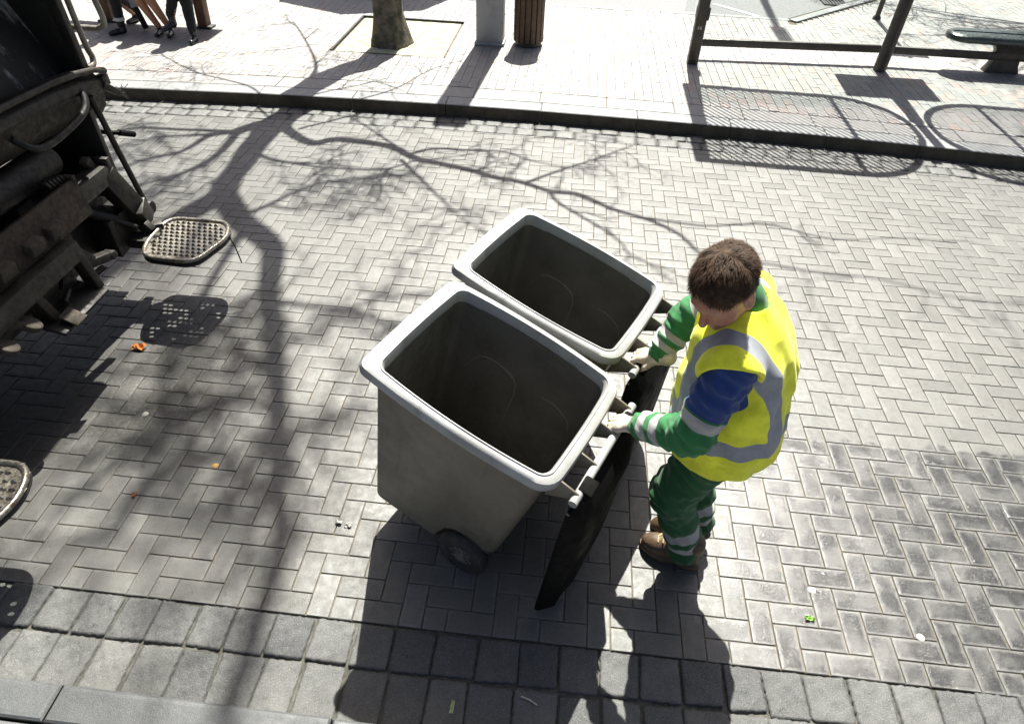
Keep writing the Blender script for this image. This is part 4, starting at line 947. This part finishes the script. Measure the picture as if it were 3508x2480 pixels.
def seated(x, label, coat, legmat, skin, feet, knees, hips, skirt=None, sock=None, lean=0., hairc='hair'):
    ch = np.array((x, 6.60, KZ+.82)); nk = np.array((x, 6.58-lean, KZ+1.06)); hc = np.array((x, 6.53-lean, KZ+1.24))
    sL, sR = ch+np.array((-.19, 0, .16)), ch+np.array((.19, 0, .16)); eL, eR = np.array((x-.25, 6.50, KZ+.68)), np.array((x+.25, 6.50, KZ+.68)); hL, hR = np.array((x-.08, 6.30, KZ+.6)), np.array((x+.08, 6.30, KZ+.6))
    kn = [np.array(k) for k in knees]; ft = [np.array(f_) for f_ in feet]; hp = [np.array((x-.09, 6.58, KZ+.55)), np.array((x+.09, 6.58, KZ+.55))]
    def calf(P, kk_, an_, r1, r2, r3):
        mid = kk_+(an_-kk_)*.32+np.array((0, .018, 0)); return smin(cap(P, kk_, mid, r1, r2)[0], cap(P, mid, an_, r2, r3)[0], .02)
    ank = [np.array((f_[0], f_[1]+.045, f_[2]+.085)) for f_ in ft]
    def body(P):
        d_ = ell(P, hc, (.078, .098, .115)); d_ = smin(d_, cap(P, hc+np.array((0, -.095, -.015)), hc+np.array((0, -.1, -.03)), .01, .014)[0], .015); d_ = smin(d_, ell(P, hc+np.array((0, -.03, -.07)), (.055, .065, .06)), .03)
        d_ = smin(d_, cap(P, hc, nk, .05, .055)[0], .02); d_ = smin(d_, cap(P, nk, (x, 6.58, KZ+.6), .09, .12)[0], .05)
        for s, e, h_ in ((sL, eL, hL), (sR, eR, hR)):
            d_ = smin(d_, cap(P, s, e, .045, .036)[0], .02); d_ = smin(d_, cap(P, e, h_, .036, .026)[0], .02); d_ = smin(d_, ell(P, h_+np.array((0, -.04, -.01)), (.04, .06, .02)), .02)
        for h_, k_, a_ in zip(hp, kn, ank): d_ = smin(d_, cap(P, h_, k_, .075, .055)[0], .02); d_ = np.minimum(d_, calf(P, k_, a_, .052, .054, .034)); 
        return d_
    xs = rng_ax(x-.45, x+.45, .012); ys = rng_ax(5.8, 6.85, .012); zs = rng_ax(KZ, KZ+1.45, .012)
    me = sdf_obj('person', body, xs, ys, zs, skin, None, {'lip': lambda V: np.full(len(V), -1., f32)}); tag(me, label, 'person', 'people sitting on the bench')
    sdf_obj('hair', lambda P: np.maximum(ell(P, hc+np.array((0, .015, .025)), (.09, .11, .118)), (hc[1]-.05-P[:, 1])+(hc[2]-.02-P[:, 2])*.6), xs, ys, rng_ax(KZ+1.0, KZ+1.45, .01), MT[hairc], me)
    def coatf(P):
        d_ = cap(P, nk+np.array((0, .01, -.03)), (x, 6.58, KZ+.56), .10, .165)[0]; d_ = smin(d_, cap(P, sL, sR, .085, .085)[0], .05)
        for s, e, h_ in ((sL, eL, hL), (sR, eR, hR)): d_ = smin(d_, cap(P, s, e, .068, .058)[0], .03); d_ = smin(d_, cap(P, e, h_+(e-h_)*.12, .058, .046)[0], .02)
        return np.maximum(d_, KZ+.47-P[:, 2])+wrinkle(P, 40, .004, x)
    sdf_obj('coat', coatf, xs, ys, rng_ax(KZ+.4, KZ+1.2, .013), coat, me)
    if skirt:
        def skf(P):
            d_ = None
            for h_, k_ in zip(hp, kn): q = cap(P, h_, k_, .10, .085)[0]; d_ = q if d_ is None else smin(d_, q, .1)
            return np.maximum(d_, (np.mean([k[1] for k in kn])+.06)-P[:, 1])
        sdf_obj('skirt', skf, xs, ys, rng_ax(KZ+.35, KZ+.8, .013), skirt, me)
    else:
        def tr(P):
            d_ = None
            for h_, k_, a_ in zip(hp, kn, ank):
                q = smin(cap(P, h_, k_, .095, .075)[0], calf(P, k_, a_+np.array((0, 0, .05)), .07, .068, .052), .02); d_ = q if d_ is None else np.minimum(d_, q)
            return d_+wrinkle(P, 50, .004, x+1)
        sdf_obj('trousers', tr, xs, ys, rng_ax(KZ+.08, KZ+.75, .011), legmat, me)
    for a_, f_ in zip(ank, ft):
        td = np.array((f_[3] if len(f_) > 3 else 0, -1, f_[4] if len(f_) > 4 else 0.)); td /= np.linalg.norm(td)
        hz = np.array((f_[0], f_[1]+.05, f_[2]+.03)); tip = hz+td*.17
        def sf(P):
            d_ = smin(ell(P, hz, (.035, .045, .032)), cap(P, hz+td*.03, tip, .036, .026)[0], .025); d_ = smin(d_, cap(P, hz, a_+np.array((0, 0, .03 if not skirt else -.04)), .036, .046 if not skirt else .034)[0], .02)
            d_ = np.minimum(d_, cap(P, hz+np.array((0, .012, -.015)), hz+np.array((0, .014, -.03)), .024, .022)[0])
            return np.maximum(d_, f_[2]-P[:, 2]) if f_[2] < KZ+.05 else d_
        sdf_obj('shoe', sf, rng_ax(min(hz[0], tip[0])-.08, max(hz[0], tip[0])+.08, .007), rng_ax(min(hz[1], tip[1])-.08, hz[1]+.12, .007), rng_ax(f_[2]-.07, f_[2]+.24, .007), MT['blackleather'], me)
    if sock:
        for i_ in sock: MB().lathe([(.055, -.018), (.06, -.01), (.06, .012), (.055, .02)], ank[i_]+np.array((0, .0, .075)), n=16).build('sock', MT['sock'], me)
    return me
seated(-6.60, 'person in black trousers and black ankle boots with a white sock band', MT['coat1'], MT['blackcloth'], MT['skin'], [(-6.50, 6.13, KZ, -.5), (-6.60, 6.62, KZ, -.1)], [(-6.50, 6.19, KZ+.53), (-6.66, 6.22, KZ+.52)], None, None, [0], .06)
seated(-6.18, 'person with bare tan legs in black court shoes, middle of the three seated', MT['coat2'], None, MT['tights'], [(-6.07, 6.20, KZ, .25), (-5.93, 6.19, KZ, .35)], [(-6.26, 6.17, KZ+.52), (-6.11, 6.17, KZ+.52)], None, MT['blackcloth'], None, .0)
seated(-5.72, 'person in narrow black trousers and shiny black shoes, one leg crossed over', MT['coat3'], MT['blackcloth'], MT['skin'], [(-5.55, 6.03, KZ, .22), (-5.80, 6.08, KZ+.13, -.5, -.25)], [(-5.60, 6.18, KZ+.53), (-5.64, 6.13, KZ+.63)], None, None, None, .08)
t = thing('cloth_strip', 'dark scarf with a silvery fold standing in for a leg below the bench between the seated people', 'cloth_strip', (-6.36, 6.34, KZ+.2))  # strip in place of the first sitter's hanging trouser leg
MB().bar((-6.37, 6.36, KZ+.26), (-6.29, 6.33, KZ+.02), .075, .02, (0, 1, 0)).build('dark_end', MT['blackcloth'], t, .006)
MB().bar((-6.41, 6.40, KZ+.48), (-6.36, 6.355, KZ+.25), .1, .03, (0, 1, 0)).build('pale_fold', MT['silk'], t, .01)

# ------------------------------------------------------------------ the refuse truck
T = thing('refuse_truck', 'grimy dark refuse truck with open hopper, bin lifting gear and perforated crew steps', 'truck', (-6., .5, 0))
def part(name, mat, mb, bevel=.006, parent=None): return mb.build(name, MT[mat], parent or T, bevel)
part('body', 'truckbody', MB().box((-7.2, .5, 2.1), (5.2, 2.36, 2.4)), .04)
part('chassis', 'truckdark', MB().box((-6.6, .1, .8), (5.6, .12, .22)).box((-6.6, .9, .8), (5.6, .12, .22)))
for x in (-5.9, -8.9):
    for y in (-.42, 1.42):
        wz = part('wheel', 'rubber', MB().lathe([(.28, -.13), (.44, -.14), (.49, -.1), (.5, 0), (.49, .1), (.44, .14), (.28, .13)], (x, y, .5), (0, 1, 0), 36, False), 0)
        part('rim', 'greysteel', MB().lathe([(.05, .05), (.12, .06), (.2, .02), (.28, .1), (.285, -.1), (.05, -.08)], (x, y, .5), (0, 1 if y > .5 else -1, 0), 28), 0, wz)
for y in (1.573, -.88):
    P = [(-4.65, .95), (-4.05, .98), (-3.72, 1.18), (-3.70, 1.40), (-3.70, 2.1), (-4.0, 2.2), (-4.65, 3.3)]
    part('side_wall', 'truckdark', MB().prism([(x, y-.025, z) for x, z in P], (0, .05, 0)))
part('hood', 'truckdark', MB().prism([(-4.65, -.63, 3.25), (-3.4, -.63, 3.15), (-3.42, -.63, 2.2), (-3.5, -.63, 2.2), (-3.6, -.63, 3.0), (-4.65, -.63, 3.1)], (0, 2.4, 0)))  # overhang out of view, its reach shaped to set the truck's shadow edge
for y in (1.80, -.95): part('shadow_cheek', 'truckdark', MB().prism([(x, y-.02, z) for x, z in ((-4.6, 2.0), (-3.41, 2.0), (-3.37, 3.2), (-4.6, 3.3))], (0, .04, 0)))  # unseen cheeks added beside the hood to widen the truck's shadow
part('side_post', 'greysteel', MB().bar((-3.685, 1.572, 1.36), (-3.70, 1.565, 2.05), .045, .06, (1, 0, 0)))
part('packer_plate', 'packer', MB().prism([(-3.78, -.6, 1.36), (-4.35, -.6, 2.6), (-4.38, -.6, 2.58), (-3.82, -.6, 1.34)], (0, 2.18, 0)), .004)
lip = MB(); prof = [(-.035, .012), (.03, .02), (.04, .004), (.03, -.014), (-.03, -.012)]
path = [(-.62, 1.445), (.2, 1.44), (.9, 1.43), (1.25, 1.415), (1.45, 1.395), (1.6, 1.37), (1.70, 1.335)]
V = [(-3.67+a, y, z+h) for y, z in path for a, h in prof]; k = len(prof)
lip.add(V, [(i*k+j, i*k+(j+1) % k, (i+1)*k+(j+1) % k, (i+1)*k+j) for i in range(len(path)-1) for j in range(k)]+[tuple(range(k)), tuple((len(path)-1)*k+j for j in range(k))[::-1]])
part('hopper_lip', 'truckbrown', lip)
ap = MB(); prof2 = [(-3.70, 1.405), (-3.655, 1.37), (-3.645, 1.33), (-3.67, 1.30), (-3.69, 1.22), (-3.76, 1.14), (-3.80, 1.13), (-3.74, 1.30)]
path2 = [(-.6, .03), (.6, .02), (1.2, 0), (1.5, -.03), (1.66, -.07)]
V = [(x, y, z+dz) for y, dz in path2 for x, z in prof2]; k = len(prof2)
ap.add(V, [(i*k+j, i*k+(j+1) % k, (i+1)*k+(j+1) % k, (i+1)*k+j) for i in range(len(path2)-1) for j in range(k)]+[tuple(range(k)), tuple((len(path2)-1)*k+j for j in range(k))[::-1]])
part('apron', 'truckbrown', ap, .004)
part('corner_bracket', 'greysteel', MB().box((-3.67, 1.68, 1.29), (.05, .06, .06)).bar((-3.66, 1.64, 1.28), (-3.64, 1.73, 1.2), .05, .035))
br = MB()
for k in range(14): a = Vector((-3.64+rng.normal(0, .01), 1.72, 1.2)); br.tube([a, a+Vector((rng.uniform(-.02, .05), rng.uniform(.02, .07), rng.uniform(-.04, .04)))], .0022, 4)
part('wire_brush', 'greysteel', br, 0)
part('grab_handle', 'truckdark', MB().tube(catmull([(-3.68, .90, 1.27), (-3.62, .93, 1.215), (-3.61, 1.03, 1.195), (-3.61, 1.2, 1.205), (-3.61, 1.36, 1.235), (-3.64, 1.44, 1.29), (-3.70, 1.45, 1.34)], 5), .019, 10), 0)
part('hand_rail', 'tube', MB().tube(catmull([(-3.70, 1.675, 2.25), (-3.70, 1.68, 1.75), (-3.70, 1.69, 1.48), (-3.695, 1.70, 1.41), (-3.69, 1.675, 1.375), (-3.69, 1.62, 1.375)], 5), .0165, 10), 0)
part('hand_rail', 'tube', MB().tube(catmull([(-3.66, 1.80, 2.2), (-3.65, 1.82, 1.75), (-3.64, 1.83, 1.57), (-3.68, 1.83, 1.525), (-3.76, 1.83, 1.52), (-4.3, 1.83, 1.52)], 5), .0165, 10), 0)
part('side_panel', 'truckdark', MB().prism([(-3.665, 1.45, 1.22), (-3.66, 1.45, .72), (-3.72, 1.45, .66), (-4.2, 1.45, .66), (-4.2, 1.45, 1.2)], (0, .025, 0)))
part('panel_edge', 'greysteel', MB().bar((-3.655, 1.462, 1.20), (-3.65, 1.462, .74), .035, .012, (1, 0, 0)))
part('stay_rod', 'truckbrown', MB().tube([(-3.67, 1.53, 1.25), (-3.655, 1.56, .92), (-3.64, 1.605, .55)], .0175, 10), 0)
part('rod_clevis', 'truckdark', MB().lathe([(.02, -.03), (.042, -.03), (.045, 0), (.042, .03), (.02, .03)], (-3.635, 1.61, .515), (1, 0, 0), 16).bar((-3.72, 1.44, .72), (-3.64, 1.60, .53), .03, .03).bar((-3.72, 1.40, .60), (-3.64, 1.59, .49), .05, .05))
part('lever', 'lidblack', MB().tube([(-3.80, 1.50, 1.06), (-3.70, 1.62, 1.0), (-3.68, 1.66, .985)], .014, 8).tube([(-3.68, 1.66, .985), (-3.675, 1.78, .925)], .019, 12), 0)
part('roller', 'greysteel', MB().lathe([(.06, -.5), (.085, -.49), (.085, .15), (.1, .16), (.1, .22), (.085, .23), (.085, .98), (.06, 1.0)], (-3.80, .2, 1.03), (0, 1, 0), 24), 0)
part('comb_plate', 'rust', MB().prism([(-3.60, -.45, 1.0), (-3.575, -.45, 1.005), (-3.55, -.45, .80), (-3.58, -.45, .79)], (0, 1.5, 0)).box((-3.60, 1.04, .9), (.06, .03, .24)))
lg = MB()
for k in range(5): lg.box((-3.63, .9+.028*k, 1.03-.004*k), (.05, .016, .05), Matrix.Rotation(.5, 3, 'X'))
part('chain_guard', 'greysteel', lg, .004)
part('cross_beam', 'greysteel', MB().box((-3.67, 1.18, .865), (.11, .44, .11)).box((-3.67, 1.39, .885), (.12, .035, .14)))
part('lift_arm', 'truckbrown', MB().bar((-3.665, 1.36, .87), (-3.645, 1.50, .55), .11, .12).bar((-3.645, 1.47, .6), (-3.66, 1.53, .46), .15, .13))
part('gusset', 'truckdark', MB().box((-3.73, 1.38, .50), (.16, .30, .22)).prism([(-3.66, 1.22, .46), (-3.64, 1.56, .52), (-3.64, 1.56, .42), (-3.66, 1.25, .36)], (-.05, 0, 0)))
part('hydraulic_ram', 'truckdark', MB().tube([(-3.78, 1.2, .72), (-3.66, 1.32, .58)], .035, 14).tube([(-3.66, 1.32, .58), (-3.6, 1.39, .5)], .018, 10), 0)
part('lug', 'pad', MB().box((-3.70, 1.335, .93), (.05, .05, .09), Matrix.Rotation(.4, 3, 'X')))
part('comb_arm', 'greysteel', MB().bar((-3.60, .74, .80), (-3.585, .90, .57), .07, .07).bar((-3.585, .86, .575), (-3.56, 1.02, .535), .06, .05).lathe([(.01, -.03), (.028, -.03), (.028, .03), (.01, .03)], (-3.555, 1.035, .532), (1, 0, 0), 12))
sp = [(-3.57+.014*math.cos(a), .84+.012*a/2, .50+.014*math.sin(a)) for a in np.linspace(0, 2*math.pi*9, 110) for _ in (0,)]
part('spring', 'greysteel', MB().tube([(x, .84+(i/110)*.13, z-(i/110)*.01) for i, (x, y, z) in enumerate(sp)], .0042, 5), 0)
part('lower_beam', 'truckbrown', MB().prism([(-3.56, -.45, .80), (-3.48, -.45, .80), (-3.47, -.45, .70), (-3.55, -.45, .69)], (0, 1.22, 0)))
for y in (-.15, .12, .36, .58, .74): part('rubber_block', 'pad', MB().box((-3.555, y, .875), (.075, .105, .07), Matrix.Rotation(.2, 3, 'Y')), .01)
part('drop_post', 'truckbrown', MB().bar((-3.53, .76, .76), (-3.52, .80, .47), .05, .07, (1, 0, 0)))
part('tray_strut', 'truckbrown', MB().bar((-3.56, .42, .74), (-3.54, .48, .50), .05, .04, (1, 0, 0)))
part('tray', 'greysteel', MB().box((-3.55, .60, .485), (.2, .40, .022), Matrix.Rotation(.25, 3, 'Y')).box((-3.62, .62, .60), (.03, .34, .2)))
part('tray_flap', 'pad', MB().box((-3.46, .50, .505), (.10, .09, .012), Matrix.Rotation(.5, 3, 'Y')), .003)
part('tray_hook', 'greysteel', MB().tube([(-3.56, .66, .55), (-3.54, .58, .53), (-3.50, .56, .53)], .012, 8), 0)
part('hose', 'lidblack', MB().tube(catmull([(-3.6, .74, .62), (-3.56, .72, .68), (-3.55, .66, .66), (-3.57, .62, .58)], 6), .009, 8), 0)
for dy, nm in ((0, 0), (-.17, 1)):
    part('lifting_lug', 'pad', MB().bar((-3.58, .12+dy, .76), (-3.50, .26+dy, .64), .05, .035).lathe([(.04, -.018), (.054, -.015), (.056, 0), (.054, .015), (.04, .018)], (-3.495, .285+dy, .622), (.5, .4, .75), 20), .004)
part('rear_sill', 'truckdark', MB().box((-3.95, .5, .62), (.3, 2.2, .5)).box((-3.72, .3, .62), (.12, 1.3, .2)))

# louvred crew steps
def rounded(poly, r_, n=6):
    out = []; k = len(poly)
    for i in range(k):
        p, a, b = Vector(poly[i]), Vector(poly[i-1]), Vector(poly[(i+1) % k]); da = (a-p).normalized(); db = (b-p).normalized(); q = min(r_, (a-p).length*.45, (b-p).length*.45)
        s, e = p+da*q, p+db*q
        for j in range(n+1): t_ = j/n; out.append((s*(1-t_)+p*t_)*(1-t_)+(p*(1-t_)+e*t_)*t_)
    return out
def inside(p, poly):
    c = False; k = len(poly)
    for i in range(k):
        a, b = poly[i], poly[i-1]
        if (a[1] > p[1]) != (b[1] > p[1]) and p[0] < (b[0]-a[0])*(p[1]-a[1])/(b[1]-a[1])+a[0]: c = not c
    return c
def step(dy):
    z = .435; poly = [(-3.525, 1.625+dy), (-3.13, 1.63+dy), (-3.062, 1.46+dy), (-3.145, 1.155+dy), (-3.47, 1.175+dy), (-3.53, 1.34+dy)]
    R1 = rounded(poly, .09); s_ = part('crew_step', 'galv', MB().tube([(p.x, p.y, z) for p in R1]+[(R1[0].x, R1[0].y, z), (R1[1].x, R1[1].y, z)], .0145, 10, False), 0)
    part('skirt', 'greysteel', MB().tube([(p.x, p.y, z-.03) for p in R1]+[(R1[0].x, R1[0].y, z-.03), (R1[1].x, R1[1].y, z-.03)], .012, 8, False), 0, s_)
    gr = MB(); pl_ = MB(); cx, cyy = .036, .040
    R2 = [(p.x, p.y) for p in R1]
    for j in range(14):
        for i in range(16):
            x = -3.57+(i+.5*(j % 2))*cx; y = 1.14+dy+j*cyy
            if not inside((x, y), R2): continue
            edge = not all(inside((x+a*cx*.6, y+b*cyy*.6), R2) for a, b in ((1, 1), (1, -1), (-1, 1), (-1, -1)))
            q = [(x-cx/2, y-cyy/2), (x, y-cyy/2), (x+cx/2, y-cyy/2), (x+cx/2, y), (x+cx/2, y+cyy/2), (x, y+cyy/2), (x-cx/2, y+cyy/2), (x-cx/2, y)]
            blocked = vnoise(x*9+3, (y-dy)*9+1) > -.12
            if edge or blocked: pl_.add([(a, b, z-.002) for a, b in q], [tuple(range(8))])
            h = [(x-cx*.42, y-.002), (x-cx*.24, y-cyy*.2), (x, y-cyy*.26), (x+cx*.24, y-cyy*.2), (x+cx*.42, y-.002), (x+cx*.24, y+cyy*.16), (x, y+cyy*.2), (x-cx*.24, y+cyy*.16)]
            if not (edge or blocked):
                # web with a lens-shaped hole
                ring_o = [(x-cx/2, y), (x-cx/2, y-cyy/2), (x, y-cyy/2), (x+cx/2, y-cyy/2), (x+cx/2, y), (x+cx/2, y+cyy/2), (x, y+cyy/2), (x-cx/2, y+cyy/2)]
                pl_.add([(a, b, z-.002) for a, b in ring_o]+[(a, b, z-.002) for a, b in h], [(k, (k+1) % 8, 8+(k+1) % 8, 8+k) for k in range(8)])
            if not edge:
                lo = [h[0], h[1], h[2], h[3], h[4]]; V = [(a, b, z-.001) for a, b in lo]+[(a, b+cyy*.28*(1-abs(a-x)/(cx*.42)), z+.014*max(0, 1-((a-x)/(cx*.40))**2)) for a, b in lo]
                gr.add(V, [(k, k+1, 6+k, 5+k) for k in range(4)])
    pl_.add(gr.V, gr.F); part('louvre_plate', 'galv', pl_, 0, s_)
    part('mounting_bracket', 'greysteel', MB().tube([(-3.80, 1.42+dy, .40), (-3.48, 1.42+dy, .41)], .036, 12).box((-3.565, 1.50+dy, .445), (.11, .07, .05), Matrix.Rotation(.6, 3, 'Z')).box((-3.60, 1.36+dy, .41), (.22, .06, .06)).box((-3.57, 1.44+dy, .47), (.06, .05, .07), Matrix.Rotation(.9, 3, 'Y')), .004, s_)
    if not dy: part('cable', 'lidblack', MB().tube([(-3.07, 1.49+dy, .42), (-3.03, 1.46+dy, .36), (-3.00, 1.43+dy, .27)], .004, 6), 0, s_)
step(0); step(-2.02)

# ------------------------------------------------------------------ scraps on the road
def crumple(name, c, size, mat, label, cat, seed=0, flat_=.5):
    r_ = np.random.default_rng(seed); n = 7; V = []
    for b in range(n):
        for a in range(n):
            x, y = (a/(n-1)-.5), (b/(n-1)-.5); V.append((c[0]+x*size[0]*(1+r_.normal(0, .06)), c[1]+y*size[1]*(1+r_.normal(0, .06)), .004+size[2]*(r_.random()**1.5)))
    F = [(i*n+j, i*n+j+1, (i+1)*n+j+1, (i+1)*n+j) for i in range(n-1) for j in range(n-1)]
    o = mesh_obj(name, V, F, mat, None, False); return tag(o, label, cat)
crumple('fruit_peel', (-3.457, .823), (.075, .05, .03), flat('orange_peel', (.62, .24, .05)), 'crumpled orange fruit peel on the road below the upper crew step', 'peel', 3)
crumple('paper_scrap', (-1.895, -.235), (.032, .022, .015), flat('paper_a', (.62, .6, .53)), 'left one of two small white paper scraps beside the near bin', 'scrap', 4)
crumple('paper_scrap', (-1.845, -.245), (.034, .024, .016), flat('paper_b', (.66, .64, .58)), 'right one of two small white paper scraps beside the near bin', 'scrap', 5)
crumple('paper_strip', (-1.217, -.993), (.016, .045, .008), flat('green_paper', (.5, .6, .3)), 'pale green paper strip lying across the lower row of gutter setts', 'scrap', 6)
crumple('leaf_sprig', (.268, -.461), (.04, .022, .012), flat('fresh_leaf', (.22, .42, .06)), 'small bright green leaf sprig on the damp pavers behind the worker', 'leaf', 7)
crumple('dry_leaf', (-2.93, -.205), (.02, .028, .008), flat('dry_leaf', (.3, .12, .04)), 'small brown dry leaf on the pavers near the lower crew step', 'leaf', 8)
tag(MB().tube([(-.955, -.925, .006), (-.92, -.935, .007), (-.89, -.95, .006)], .0035, 6).build('straw', flat('straw', (.6, .55, .45))), 'thin white straw lying in the joint between the gutter setts', 'straw')
for k, (x, y, lb) in enumerate(((-3.15, .315, 'pale chewing gum blob near the shadow edge of the truck'), (-2.62, .02, 'yellow seed on the pavers left of the near bin'), (.31, -.32, 'white chewing gum blob on the damp pavers above the leaf sprig'), (.73, -.49, 'white chewing gum blob at the right of the damp pavers'))):
    tag(MB().lathe([(.002, .006), (.012, .005), (.017, .001), (.017, -.002)], (x, y, 0), n=12).build('seed' if k == 1 else 'chewing_gum', flat('pale_gum' if k != 1 else 'seed_husk', (.62, .6, .52) if k != 1 else (.55, .33, .08))), lb, 'seed' if k == 1 else 'gum')
for o in bpy.data.objects:
    if '_w' in o: del o['_w']
